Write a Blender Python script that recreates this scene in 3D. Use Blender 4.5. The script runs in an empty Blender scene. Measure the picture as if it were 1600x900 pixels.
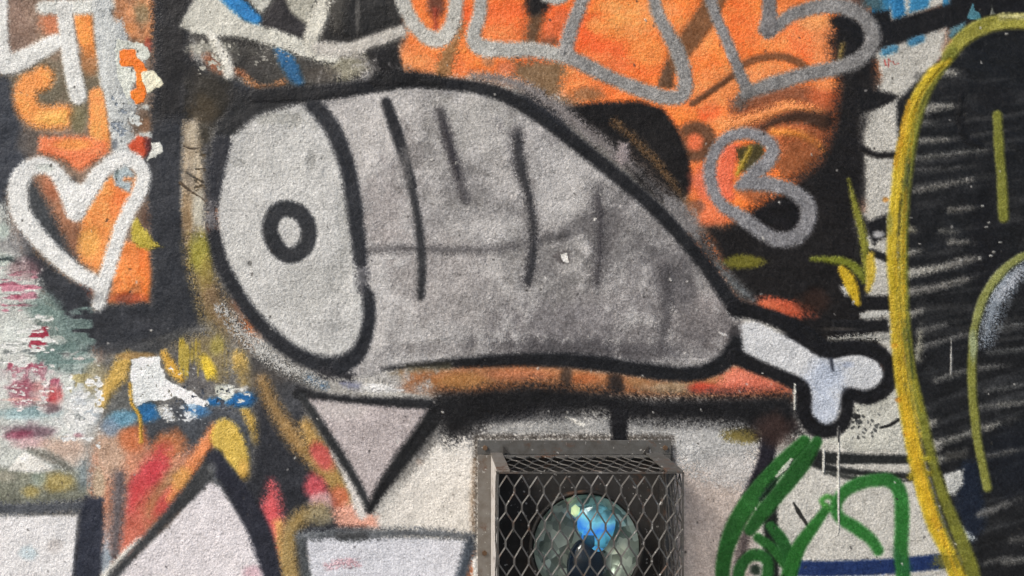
import bpy, bmesh, math
import numpy as np
from mathutils import Vector

scene = bpy.context.scene
MM = 0.001            # one photograph pixel is about one millimetre on the wall
ZC = 1.60             # height of the picture centre above the ground

def wx(px): return (px - 800.0) * MM
def wz(py): return ZC + (450.0 - py) * MM

# ------------------------------------------------------------------ camera
FX, FY, DIST = 645.0, 390.0, 1.50      # foot of the optical axis on the wall (cropped photograph)
cam_d = bpy.data.cameras.new('camera')
cam = bpy.data.objects.new('camera', cam_d)
scene.collection.objects.link(cam)
scene.camera = cam
cam.location = (wx(FX), -DIST, wz(FY))
cam.rotation_euler = (math.radians(90), 0, 0)
cam_d.sensor_width = 36.0
cam_d.lens = 36.0 * DIST / 1.6
cam_d.shift_x = (800 - FX) / 1600.0
cam_d.shift_y = -(450 - FY) / 1600.0
cam_d.clip_start = 0.02
cam_d.clip_end = 400.0

# ------------------------------------------------------------------ light
SUN_EL, SUN_AZ = math.radians(42), math.radians(-52)   # azimuth measured from straight out of the wall, towards the left
world = bpy.data.worlds.new('World')
scene.world = world
world.use_nodes = True
wn = world.node_tree
bg = wn.nodes['Background']
sky = wn.nodes.new('ShaderNodeTexSky')
sky.sky_type = 'NISHITA'
sky.sun_disc = False
sky.sun_elevation = SUN_EL
sky.sun_rotation = math.radians(180) - SUN_AZ
sky.air_density = 1.0
sky.dust_density = 4.0
sky.ozone_density = 0.6
wn.links.new(sky.outputs[0], bg.inputs[0])
bg.inputs[1].default_value = 0.15
sun_d = bpy.data.lights.new('sun', 'SUN')
sun_d.energy = 2.6
sun_d.angle = math.radians(17)
sun_d.color = (1.0, 0.975, 0.935)
sun = bpy.data.objects.new('sun', sun_d)
scene.collection.objects.link(sun)
to_sun = Vector((math.sin(SUN_AZ) * math.cos(SUN_EL), -math.cos(SUN_AZ) * math.cos(SUN_EL), math.sin(SUN_EL)))
sun.rotation_euler = to_sun.to_track_quat('Z', 'Y').to_euler()
sun.location = (-3, -3, 5)
scene.view_settings.view_transform = 'Standard'
scene.view_settings.look = 'None'
scene.view_settings.gamma = 1.0
scene.view_settings.use_curve_mapping = False
scene.view_settings.exposure = 0.0

# ------------------------------------------------------------------ painter
STEP = 1.5
def axis(lo, hi, lo2, hi2):
    fine = np.arange(lo, hi + 0.1, STEP)
    a, s, left = lo, STEP, []
    while a > lo2:
        s = min(s * 1.12, 13.0); a -= s; left.append(a)
    b, s, right = fine[-1], STEP, []
    while b < hi2:
        s = min(s * 1.12, 13.0); b += s; right.append(b)
    return np.array(left[::-1] + list(fine) + right)
XS = axis(-9, 1609, -1000, 2600)
YS = axis(-9, 909, -600, ZC * 1000 + 450 - 60)
YS[-1] = ZC * 1000 + 450
NX, NY = len(XS), len(YS)
X = XS[None, :]
Y = YS[:, None]
rs = np.random.RandomState(7)

def vnoise(px, py, seed, xo=None, yo=None):
    r = np.random.RandomState(seed)
    xs = (XS if xo is None else xo) / px + 1000.3
    ys = (YS if yo is None else yo) / py + 1000.7
    x0 = np.floor(xs).astype(int); y0 = np.floor(ys).astype(int)
    T = r.rand(512, 512)
    fx = xs - x0; fy = ys - y0
    fx = fx * fx * (3 - 2 * fx); fy = fy * fy * (3 - 2 * fy)
    a = T[np.ix_(y0 % 512, x0 % 512)]; b = T[np.ix_(y0 % 512, (x0 + 1) % 512)]
    c = T[np.ix_((y0 + 1) % 512, x0 % 512)]; d = T[np.ix_((y0 + 1) % 512, (x0 + 1) % 512)]
    fx = fx[None, :]; fy = fy[:, None]
    return (a * (1 - fx) + b * fx) * (1 - fy) + (c * (1 - fx) + d * fx) * fy

def fbm(p, seed, n=4, ax=1.0):
    s = 0; w = 0; a = 1.0
    for i in range(n):
        s = s + a * vnoise(p * ax / 2 ** i, p / 2 ** i, seed + i); w += a; a *= 0.55
    return s / w

N1 = 0.55 * rs.rand(NY, NX) + 0.45 * vnoise(3.2, 3.2, 11)      # grain of single droplets
N2 = fbm(14, 21, 3)
N3 = fbm(60, 31, 4)
N4 = fbm(220, 41, 4)
NH = fbm(30, 51, 4, 4.0)       # horizontal smears
NV = vnoise(4, 40, 61)         # vertical runs

IMG = np.zeros((NY, NX, 3), dtype=np.float64)
IDS = np.zeros((NY, NX), dtype=np.int16)
HGT = np.zeros((NY, NX), dtype=np.float64)

def win(x0, y0, x1, y1):
    i0 = np.searchsorted(XS, x0); i1 = np.searchsorted(XS, x1)
    j0 = np.searchsorted(YS, y0); j1 = np.searchsorted(YS, y1)
    return slice(j0, max(j1, j0)), slice(i0, max(i1, i0))

def spline(pts, closed=False, n=6):
    P = [np.array(p, float) for p in pts]
    if len(P) < 3: return np.array(P)
    out = []
    m = len(P)
    rng = range(m) if closed else range(m - 1)
    for i in rng:
        if closed:
            p0, p1, p2, p3 = P[(i - 1) % m], P[i], P[(i + 1) % m], P[(i + 2) % m]
        else:
            p1, p2 = P[i], P[i + 1]
            p0 = P[i - 1] if i > 0 else 2 * p1 - p2
            p3 = P[i + 2] if i + 2 < m else 2 * p2 - p1
        for k in range(n):
            t = k / n
            out.append(0.5 * ((2 * p1) + (-p0 + p2) * t + (2 * p0 - 5 * p1 + 4 * p2 - p3) * t * t + (-p0 + 3 * p1 - 3 * p2 + p3) * t ** 3))
    if not closed: out.append(P[-1])
    return np.array(out)

def put(sl, a, col, id_=None, var=0.0, h=0.0, idth=0.5, aid=None):
    c = np.array(col, float)
    if len(c) == 3:
        base = c[None, None, :]
    if var:
        v = 1 + var * ((N2[sl] - 0.5) * 1.2 + (N3[sl] - 0.5) * 1.6)
        base = base * v[..., None]
    IMG[sl] = IMG[sl] * (1 - a[..., None]) + base * a[..., None]
    HGT[sl] = np.maximum(HGT[sl] * (1 - 0.6 * a), HGT[sl] * 0.4 * a + h * a)
    if id_ is not None:
        q = a if aid is None else aid
        IDS[sl] = np.where(q > idth, id_, IDS[sl])

SOFTEN = 1.75
def edge(sd, sl, soft, op, sp, wob):
    """sd: signed distance, positive inside the paint."""
    if soft > 2: soft = soft * SOFTEN + 1.5; wob = wob * 0.45
    t0 = np.clip(0.5 + sd / max(soft, 0.5), 0, 1)
    a0 = t0 * t0 * (3 - 2 * t0)
    s = sd + (N2[sl] - 0.5) * wob
    t = np.clip(0.5 + s / max(soft, 0.5), 0, 1)
    a = t * t * (3 - 2 * t)
    if sp:
        a = np.clip(a + (N1[sl] - 0.5) * sp * 6 * a * (1 - a), 0, 1)
    return a * op, a0 * op

def segdist(x, y, p, q):
    dx, dy = q[0] - p[0], q[1] - p[1]
    L = dx * dx + dy * dy + 1e-9
    t = np.clip(((x - p[0]) * dx + (y - p[1]) * dy) / L, 0, 1)
    return np.hypot(x - p[0] - t * dx, y - p[1] - t * dy), t

def stroke(pts, r, col, soft=5, op=1.0, sp=.7, wob=3.0, id_=None, var=0.12, h=0.4, closed=False, smooth=True):
    """pts (x,y) or (x,y,r): one pass of a spray can or brush."""
    P = [(p[0], p[1], (p[2] if len(p) > 2 else r)) for p in pts]
    C = spline(P, closed) if smooth else np.array(P, float)
    if closed: C = np.vstack([C, C[:1]])
    m = C[:, 2].max() + soft * 1.2 + wob + 4
    sl = win(C[:, 0].min() - m, C[:, 1].min() - m, C[:, 0].max() + m, C[:, 1].max() + m)
    if sl[0].start == sl[0].stop or sl[1].start == sl[1].stop: return
    j0, i0 = sl[0].start, sl[1].start
    SD = np.full((sl[0].stop - j0, sl[1].stop - i0), -1e3)
    for k in range(len(C) - 1):
        p, q = C[k], C[k + 1]
        w = win(min(p[0], q[0]) - m, min(p[1], q[1]) - m, max(p[0], q[0]) + m, max(p[1], q[1]) + m)
        if w[0].start >= w[0].stop or w[1].start >= w[1].stop: continue
        d, t = segdist(X[:, w[1]], Y[w[0], :], p, q)
        s = p[2] + (q[2] - p[2]) * t - d
        loc = (slice(w[0].start - j0, w[0].stop - j0), slice(w[1].start - i0, w[1].stop - i0))
        SD[loc] = np.maximum(SD[loc], s)
    a, a0 = edge(SD, sl, soft, op, sp, wob)
    put(sl, a, col, id_, var, h, aid=a0)

def poly(pts, col, soft=4, op=1.0, sp=0.8, wob=3.0, id_=None, var=0.12, h=0.3, smooth=False, grow=0.0):
    C = spline(pts, True) if smooth else np.array(pts, float)
    m = soft * 1.2 + wob + 4 + abs(grow)
    sl = win(C[:, 0].min() - m, C[:, 1].min() - m, C[:, 0].max() + m, C[:, 1].max() + m)
    if sl[0].start == sl[0].stop or sl[1].start == sl[1].stop: return
    x = X[:, sl[1]]; y = Y[sl[0], :]
    D = np.full((y.shape[0], x.shape[1]), 1e6); ins = np.zeros(D.shape, bool)
    n = len(C)
    for k in range(n):
        p, q = C[k], C[(k + 1) % n]
        d, _ = segdist(x, y, p, q)
        D = np.minimum(D, d)
        if p[1] != q[1]:
            cr = ((p[1] > y) != (q[1] > y)) & (x < (q[0] - p[0]) * (y - p[1]) / (q[1] - p[1]) + p[0])
            ins ^= cr
    SD = np.where(ins, D, -D) + grow
    a, a0 = edge(SD, sl, soft, op, sp, wob)
    put(sl, a, col, id_, var, h, aid=a0)

def blob(cx, cy, rx, ry, col, op=0.8, ang=0, sp=0.6, wob=0.5, pw=1.0, id_=None, var=0.1, h=0.1, idth=0.4):
    """a soft burst of paint"""
    m = max(rx, ry) * 1.6
    sl = win(cx - m, cy - m, cx + m, cy + m)
    if sl[0].start == sl[0].stop or sl[1].start == sl[1].stop: return
    x = X[:, sl[1]] - cx; y = Y[sl[0], :] - cy
    c, s = math.cos(math.radians(ang)), math.sin(math.radians(ang))
    u = (x * c + y * s) / rx; v = (-x * s + y * c) / ry
    d = np.sqrt(u * u + v * v) + (N2[sl] - 0.5) * wob + (N3[sl] - 0.5) * wob
    t = np.clip(1.5 - d, 0, 1)
    a0 = t * t * (3 - 2 * t)
    a = np.clip(a0 + (N1[sl] - 0.5) * sp * 4 * a0 * (1 - a0), 0, 1) ** pw * op
    put(sl, a, col, id_, var, h, idth=idth, aid=a0 * op)

def smear(x0, y0, x1, y1, col, th=0.5, op=0.9, px=26, py=4, seed=1, fade=0.25, ang=0.0, id_=None, h=0.2, k=9):
    """dragged or scraped paint: streaky patches inside a box"""
    sl = win(x0, y0, x1, y1)
    if sl[0].start == sl[0].stop or sl[1].start == sl[1].stop: return
    xs = XS[sl[1]]; ys = YS[sl[0]]
    n = 0.6 * vnoise(px, py, seed, xs, ys) + 0.4 * vnoise(px * 0.4, py * 1.7, seed + 5, xs, ys)
    if ang:
        T = np.random.RandomState(seed).rand(256, 256)
        xx = xs[None, :]; yy = ys[:, None] + xs[None, :] * ang
        def samp(a, b):
            a = a + 1000; b = b + 1000
            i = np.floor(a).astype(int); j = np.floor(b).astype(int); fa = a - i; fb = b - j
            i, j = np.broadcast_arrays(i, j)
            g = lambda u, v: T[v % 256, u % 256]
            return (g(i, j) * (1 - fa) + g(i + 1, j) * fa) * (1 - fb) + (g(i, j + 1) * (1 - fa) + g(i + 1, j + 1) * fa) * fb
        n = 0.65 * samp(xx / px, yy / py) + 0.35 * samp(xx / (px * .3), yy / (py * .8))
    u = (xs - x0) / (x1 - x0); v = (ys - y0) / (y1 - y0)
    f = np.clip(np.minimum(u, 1 - u) / fade, 0, 1)[None, :] * np.clip(np.minimum(v, 1 - v) / fade, 0, 1)[:, None]
    n = n * (0.35 + 0.65 * f) + (N1[sl] - 0.5) * 0.12
    a = np.clip((n - th) * k, 0, 1) * op * np.clip(f * 2, 0, 1)
    put(sl, a, col, id_, 0.1, h)

ID = {}
def nid(name, parent=None, label=None):
    k = len(ID) + 1
    ID[k] = (name, parent, label)
    return k

# ------------------------------------------------------------------ the painted surface (photograph colours, 0..255)
# old coats of paint, also beyond the part in view
IMG[:] = (118, 116, 112)
put((slice(0, NY), slice(0, NX)), np.clip((N4 - 0.5) * 6, 0, 1), (190, 188, 182), var=0.1)
put((slice(0, NY), slice(0, NX)), np.clip((fbm(170, 71, 4) - 0.52) * 8, 0, 1), (45, 46, 50), var=0.1)
put((slice(0, NY), slice(0, NX)), np.clip((fbm(150, 81, 4) - 0.6) * 9, 0, 1) * 0.8, (200, 110, 60), var=0.1)

BLK = (36, 37, 40); DK = (48, 51, 57)
ORG = (246, 128, 60)

I_ORANGE = nid('orange_patch', None, 'mottled orange paint behind the silver lettering')
I_BLACK = nid('black_patch', None, 'flat black paint with scratched grey streaks at the right side')
I_WHITE = nid('white_patch', None, 'white paint, greyed for the fading light, between the green tag and the yellow loop')
I_PEEL = nid('flaking_patch', None, 'white and maroon smeared paint at the lower left')
I_FLAME = nid('flame_drawing', None, 'faded red, orange and yellow flame shape')

# ---- left column: brown, olive and orange
poly([(-60, -60), (250, -60), (250, 300), (240, 480), (40, 480), (-60, 300)], (128, 108, 92), soft=20, sp=.5, var=.3)
blob(60, 130, 60, 50, (104, 98, 80), .9); blob(140, 140, 40, 60, (106, 98, 78), .8)
blob(25, 45, 35, 60, (140, 114, 100), .8)
poly([(-60, 108), (14, 118), (28, 160), (38, 205), (48, 262), (12, 300), (12, 360), (50, 420), (-60, 420)], (52, 57, 66), soft=14, wob=6)
blob(46, 222, 18, 26, (90, 84, 80), .8)
blob(84, 36, 24, 24, (212, 128, 86), .9)
poly([(112, 16), (143, 18), (148, 60), (152, 88), (136, 92), (122, 62)], (250, 152, 72), soft=5, id_=None)
blob(140, 95, 18, 22, (196, 128, 74), .7)
stroke([(66, 122), (42, 136), (42, 165), (62, 182), (98, 182)], 18, (246, 156, 80), soft=10)
stroke([(60, 186), (95, 184)], 9, (248, 176, 92), soft=10)
stroke([(152, 150, 13), (156, 200, 16), (158, 222, 15)], 15, (250, 158, 86), soft=5)
blob(122, 186, 14, 24, (118, 112, 80), .8)
poly([(62, 214), (130, 213), (170, 222), (168, 238), (150, 250), (124, 268), (100, 250), (60, 238)], (240, 132, 84), soft=7, wob=5)
blob(115, 226, 30, 9, (246, 158, 80), .8)
poly([(174, -20), (246, -20), (244, 60), (232, 66), (186, 62), (178, 40)], (178, 122, 82), soft=8, var=.5)
blob(222, 20, 14, 18, (130, 118, 88), .8); blob(200, 46, 14, 10, (214, 140, 84), .7); blob(232, 70, 7, 12, (178, 80, 60), .8)
# inside and beside the heart
poly([(40, 280), (118, 280), (125, 420), (90, 400), (44, 350)], (60, 64, 68), soft=8)
stroke([(72, 282), (88, 310), (108, 350), (124, 385)], 15, (160, 112, 84), soft=12, var=.3)
blob(84, 290, 16, 20, (192, 118, 84), .7)
poly([(150, 275), (215, 275), (210, 330), (170, 420), (150, 425), (124, 408), (128, 350)], (242, 152, 82), soft=10)
blob(190, 300, 16, 34, (248, 128, 66), .8, ang=15); blob(140, 380, 16, 22, (244, 178, 92), .8)
poly([(192, 376), (232, 380), (236, 440), (234, 472), (168, 474), (172, 430)], (240, 140, 72), soft=7)
blob(226, 420, 10, 40, (250, 128, 56), .7); blob(200, 466, 30, 9, (168, 72, 52), .7)
blob(134, 450, 12, 18, (146, 80, 62), .9); blob(234, 340, 14, 20, (84, 60, 50), .7)

# ---- black round the heart and the tall black column, sheen lifted into the tone
poly([(238, -60), (300, -60), (296, 40), (300, 90), (330, 110), (420, 140), (400, 170), (350, 180), (330, 200), (300, 190), (286, 200),
      (284, 330), (290, 400), (312, 440), (326, 480), (322, 510), (250, 530), (190, 548), (140, 545), (100, 525), (74, 470), (40, 425),
      (28, 350), (60, 400), (110, 436), (138, 450), (146, 484), (160, 476), (236, 474), (240, 440), (236, 390), (232, 330), (222, 250), (236, 200), (240, 100)],
     (46, 49, 55), soft=9, wob=7, sp=1.2)
poly([(244, -60), (300, -60), (295, 90), (360, 140), (400, 150), (330, 200), (290, 180), (245, 190)], (34, 34, 36), soft=16, wob=8)
blob(330, 150, 34, 44, (50, 46, 38), .8); blob(318, 175, 22, 26, (78, 66, 46), .6)
# light strip with cracks
poly([(286, 190), (312, 188), (322, 240), (318, 300), (326, 345), (322, 372), (296, 378), (284, 330)], (176, 160, 136), soft=7, var=.3, sp=1.2)
blob(306, 210, 12, 20, (190, 178, 156), .8); blob(310, 255, 10, 18, (196, 184, 162), .8); blob(312, 330, 12, 30, (206, 202, 186), .9)
blob(292, 340, 8, 50, (150, 124, 90), .8)
stroke([(286, 228), (300, 232), (318, 230)], 1.6, (70, 60, 48), soft=2, wob=4)
stroke([(292, 270), (304, 278), (316, 284)], 1.8, (66, 58, 46), soft=2, wob=4)
stroke([(282, 286), (300, 300), (318, 312), (328, 330)], 1.8, (80, 66, 50), soft=2, wob=4)
poly([(308, 190), (328, 200), (332, 300), (322, 330), (318, 250)], (62, 58, 50), soft=8)
stroke([(306, 378, 16), (312, 410, 18), (322, 450, 18), (340, 500, 22), (352, 540, 26)], 16, (142, 124, 82), soft=16, var=.3, sp=1.4)
blob(312, 395, 16, 28, (166, 160, 62), .8); blob(322, 430, 10, 30, (160, 140, 70), .6)
stroke([(330, 460), (350, 500), (390, 560)], 14, (126, 104, 78), soft=18)
# ---- lower left smears
poly([(-60, 300), (8, 320), (28, 400), (62, 440), (92, 510), (150, 548), (160, 690), (150, 760), (-60, 760)], (204, 208, 202), soft=14, wob=8, id_=I_PEEL, var=.15)
poly([(-60, 380), (30, 400), (40, 420), (-60, 415)], (196, 206, 198), soft=10)
blob(22, 380, 26, 26, (140, 138, 138), .7); blob(6, 405, 14, 9, (205, 215, 205), .8); blob(4, 362, 10, 12, (190, 205, 196), .8)
stroke([(-10, 408), (12, 404), (30, 412)], 3, (40, 52, 54), soft=4)
smear(-20, 405, 75, 505, (198, 128, 146), .45, .9, 30, 4, 3)
smear(-20, 410, 80, 500, (158, 74, 96), .6, .8, 26, 4, 4)
blob(38, 420, 24, 16, (150, 112, 118), .6)
smear(40, 455, 160, 600, (112, 132, 128), .38, .95, 34, 5, 5)
blob(70, 480, 26, 20, (118, 140, 134), .8); blob(98, 560, 40, 26, (112, 138, 134), .7); blob(70, 520, 18, 24, (122, 134, 128), .6)
smear(40, 505, 80, 550, (158, 44, 66), .35, .95, 20, 5, 6)
blob(20, 518, 22, 18, (216, 222, 216), .9)
smear(-20, 530, 90, 560, (96, 104, 104), .5, .8, 36, 3, 7)
smear(70, 545, 160, 562, (52, 62, 62), .5, .9, 34, 3, 8)
smear(105, 545, 150, 566, (214, 204, 200), .5, .9, 16, 4, 9)
smear(-10, 555, 110, 645, (160, 66, 90), .40, .95, 22, 9, 10)
smear(-10, 560, 110, 640, (226, 216, 216), .60, .9, 26, 4, 12)
blob(34, 612, 18, 22, (158, 62, 84), .7); blob(86, 618, 12, 16, (196, 84, 84), .8); blob(60, 610, 10, 16, (206, 140, 140), .7)
blob(-2, 600, 14, 22, (230, 232, 228), .8)
smear(-10, 620, 100, 640, (236, 178, 170), .45, .8, 40, 4, 13)
smear(100, 575, 170, 625, (176, 160, 104), .42, .8, 10, 8, 14)
blob(135, 630, 28, 24, (216, 222, 228), .8); blob(132, 665, 30, 30, (226, 228, 226), .9); blob(98, 650, 18, 20, (234, 234, 230), .9)
blob(46, 646, 46, 10, (136, 164, 168), .9); blob(36, 652, 26, 4, (190, 214, 216), .8); blob(78, 638, 14, 8, (110, 84, 90), .8)
blob(48, 674, 44, 12, (112, 88, 98), .9); blob(30, 680, 24, 9, (140, 60, 84), .7); blob(50, 692, 30, 10, (206, 168, 170), .8)
stroke([(118, 648), (150, 652)], 5, (164, 170, 170), soft=8)
blob(104, 700, 44, 18, (206, 178, 160), .9); blob(126, 718, 26, 12, (216, 196, 180), .8); blob(122, 680, 8, 4, (150, 100, 110), .7)
stroke([(46, 704, 4), (80, 714, 6), (112, 736, 5)], 5, (116, 116, 108), soft=9)
poly([(-60, 735), (-10, 730), (60, 736), (120, 736), (146, 728), (148, 770), (120, 784), (60, 792), (-60, 796)], (128, 130, 116), soft=8, var=.35, wob=6, id_=I_PEEL)
blob(90, 754, 26, 14, (176, 156, 92), .8); blob(48, 768, 14, 10, (184, 164, 96), .7); blob(60, 748, 12, 12, (156, 170, 158), .7); blob(8, 745, 14, 8, (170, 166, 150), .7)
poly([(13, 735), (38, 704), (60, 716), (84, 734), (60, 738)], (242, 240, 232), soft=4)
blob(136, 740, 16, 26, (126, 140, 146), .8)

# ---- lower left flames, white flake, blue specks
poly([(172, 556), (200, 552), (262, 530), (330, 508), (420, 560), (470, 620), (480, 900), (400, 960), (140, 960), (146, 800), (160, 760), (140, 700), (158, 660), (150, 610)], (104, 103, 100), soft=22, wob=30, var=.25)
blob(200, 545, 60, 12, (60, 62, 66), .8); blob(270, 535, 50, 14, (58, 60, 62), .8, ang=-15)
blob(150, 600, 18, 30, (180, 168, 130), .7); blob(146, 640, 14, 22, (186, 196, 204), .7); blob(150, 690, 18, 26, (176, 176, 172), .6); blob(146, 735, 14, 26, (140, 146, 146), .7)
poly([(310, 620), (400, 650), (380, 800), (300, 720), (220, 700), (180, 660)], (74, 78, 84), soft=16, var=.2)
blob(318, 590, 34, 28, (100, 98, 98), .9)
poly([(146, 700), (170, 672), (200, 668), (232, 690), (250, 720), (300, 700), (330, 700), (230, 830), (160, 900), (148, 820), (142, 760)], (186, 130, 104), soft=12, var=.25, id_=I_FLAME)
blob(172, 710, 26, 44, (196, 168, 146), .9); blob(155, 760, 10, 26, (196, 182, 156), .8)
blob(206, 684, 20, 22, (204, 116, 72), .8); blob(262, 700, 28, 20, (204, 126, 80), .9, ang=-40)
blob(232, 745, 22, 46, (198, 62, 74), .9, ang=35, id_=I_FLAME); blob(214, 770, 14, 40, (200, 84, 84), .6, ang=25); blob(218, 790, 16, 34, (206, 76, 78), .8, ang=15)
blob(248, 790, 26, 50, (172, 112, 78), .8, ang=35); blob(270, 750, 14, 26, (168, 128, 92), .7, ang=35); blob(264, 780, 12, 40, (204, 70, 74), .7, ang=40)
blob(206, 836, 24, 40, (204, 110, 92), .8, ang=20); blob(170, 850, 14, 40, (178, 150, 140), .8)
stroke([(187, 745, 10), (184, 800, 10), (178, 870, 7)], 10, (98, 92, 94), soft=10)
blob(164, 872, 10, 34, (150, 178, 196), .7)
stroke([(336, 670, 9), (318, 704, 12), (296, 740, 12), (268, 778, 8)], 12, (220, 138, 88), soft=8, id_=I_FLAME)
blob(284, 748, 14, 18, (222, 166, 92), .8, ang=35)
poly([(334, 664), (352, 654), (372, 668), (388, 706), (390, 736), (382, 752), (360, 728), (340, 706), (330, 690)], (216, 184, 88), soft=6, smooth=True, id_=I_FLAME)
blob(380, 736, 10, 16, (230, 180, 92), .7)
stroke([(382, 640, 5), (396, 662, 9), (402, 690, 6)], 7, (204, 168, 84), soft=7)
stroke([(372, 560), (382, 582), (386, 592)], 12, (198, 166, 92), soft=10)
# yellow drawn over grey
poly([(262, 545), (290, 528), (350, 516), (360, 560), (352, 600), (340, 600), (320, 576), (300, 560)], (128, 116, 88), soft=12, sp=1.5)
blob(270, 560, 10, 20, (96, 94, 92), .7); blob(295, 565, 10, 22, (98, 96, 94), .7)
smear(255, 515, 365, 605, (204, 178, 68), .48, .8, 8, 34, 21, k=5)
blob(326, 574, 10, 22, (232, 200, 60), .9, ang=-25); blob(340, 540, 12, 16, (172, 160, 74), .6)
stroke([(200, 556, 6), (188, 578, 14), (172, 604, 11), (158, 632, 7)], 12, (206, 170, 90), soft=9, wob=6)
stroke([(256, 552, 4), (268, 574, 8), (282, 592, 5)], 8, (226, 176, 74), soft=6)
blob(212, 556, 34, 6, (170, 136, 84), .8)
blob(190, 640, 26, 26, (104, 106, 104), .8)
blob(190, 655, 22, 12, (112, 164, 190), .9); blob(172, 668, 14, 14, (134, 156, 178), .8); blob(230, 645, 16, 13, (44, 112, 168), .95)
blob(308, 640, 20, 12, (70, 126, 178), .9); blob(300, 634, 10, 4, (190, 212, 230), .8); blob(300, 648, 9, 4, (200, 214, 220), .7)
stroke([(330, 628, 5), (352, 626, 6), (382, 624, 12), (396, 622, 7)], 8, (34, 98, 154), soft=5)
I_FLAKE = nid('white_flake', None, 'bare white flake above the red flame')
poly([(204, 562), (228, 559), (248, 560), (256, 582), (268, 596), (304, 612), (326, 631), (300, 634), (276, 622), (250, 626), (232, 626), (220, 636), (210, 642), (203, 620), (206, 598)], (240, 244, 243), soft=2, wob=13, id_=I_FLAKE, h=-.5, sp=.3, var=.16)
poly([(336, 602), (352, 600), (368, 606), (362, 622), (352, 628), (338, 614)], (206, 208, 196), soft=3, id_=I_FLAKE)
poly([(372, 610), (386, 602), (390, 606), (378, 614)], (206, 206, 200), soft=3)
poly([(244, 636), (262, 634), (276, 656), (262, 660), (250, 648)], (196, 196, 190), soft=4, wob=6, sp=1.5)
stroke([(203, 600, 2.2), (206, 630, 2.4), (218, 652, 3), (220, 690, 2.6)], 3, (226, 178, 70), soft=3, wob=2)

# ---- lower middle
poly([(398, 560), (470, 600), (476, 650), (540, 760), (580, 830), (480, 860), (470, 960), (400, 960), (380, 840), (360, 770), (392, 740), (400, 690)], (44, 46, 52), soft=14, wob=6)
blob(420, 590, 50, 26, (84, 80, 76), .8); blob(452, 620, 24, 24, (74, 76, 80), .8)
stroke([(410, 596, 9), (430, 640, 11), (464, 690, 13), (500, 730, 12)], 12, (152, 122, 78), soft=12)
stroke([(478, 664, 10), (505, 720, 16), (540, 780, 14)], 14, (176, 142, 84), soft=10)
blob(502, 712, 14, 24, (206, 82, 88), .8, ang=-35); blob(492, 762, 16, 20, (216, 92, 100), .9, ang=-35); blob(530, 780, 14, 18, (216, 110, 84), .7)
blob(500, 784, 16, 14, (224, 186, 182), .8)
poly([(420, 760), (424, 752), (434, 770), (442, 810), (448, 900), (436, 900), (420, 832), (408, 800)], (220, 96, 100), soft=14, smooth=True, id_=I_FLAME)
stroke([(436, 820, 8), (440, 860, 10), (450, 930, 18)], 10, (214, 160, 96), soft=10)
stroke([(455, 940, 20), (450, 850, 14), (466, 812, 13), (500, 800, 12)], 14, (158, 134, 86), soft=12)
blob(500, 806, 22, 14, (150, 142, 116), .7)
poly([(520, 800), (545, 785), (592, 808), (592, 826), (530, 824)], (228, 168, 146), soft=10)

# ---- white wall right of the triangle, behind the lamp cage
I_PLAST = nid('pale_plaster', None, 'pale spray-dusted plaster around the lamp cage')
poly([(590, 812), (610, 790), (690, 680), (720, 660), (1200, 655), (1200, 960), (740, 960), (740, 836), (600, 828)], (222, 218, 210), soft=10, id_=I_PLAST, var=.05)
poly([(1050, 720), (1180, 700), (1190, 960), (1050, 960)], (196, 182, 172), soft=40, sp=.3, var=.06)  # browner tone right of the cage, its soft shadow put into the paint
poly([(680, 665), (950, 640), (1200, 640), (1196, 706), (1100, 716), (1060, 706), (1040, 690), (740, 688), (700, 690)], (160, 160, 158), soft=26, wob=10, sp=2.2)
poly([(960, 660), (1190, 660), (1170, 756), (1100, 742), (1050, 720), (980, 690)], (178, 178, 176), soft=26, sp=3, wob=14)
blob(1140, 735, 40, 24, (206, 202, 198), .7)
blob(720, 668, 34, 16, (120, 118, 116), .8, sp=2); blob(1166, 680, 34, 12, (112, 98, 40), .85, sp=2)
stroke([(886, 652, 2), (900, 658, 3), (912, 664, 2)], 2.5, (224, 222, 214), soft=2, wob=5)
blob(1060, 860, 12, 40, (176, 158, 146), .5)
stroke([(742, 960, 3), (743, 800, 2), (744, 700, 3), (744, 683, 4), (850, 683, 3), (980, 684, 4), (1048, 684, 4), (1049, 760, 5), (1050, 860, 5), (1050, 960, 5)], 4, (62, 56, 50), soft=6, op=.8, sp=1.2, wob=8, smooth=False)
stroke([(741, 720, 2), (738, 780, 3), (739, 830, 2)], 2, (150, 120, 90), soft=6, op=.5)

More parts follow.
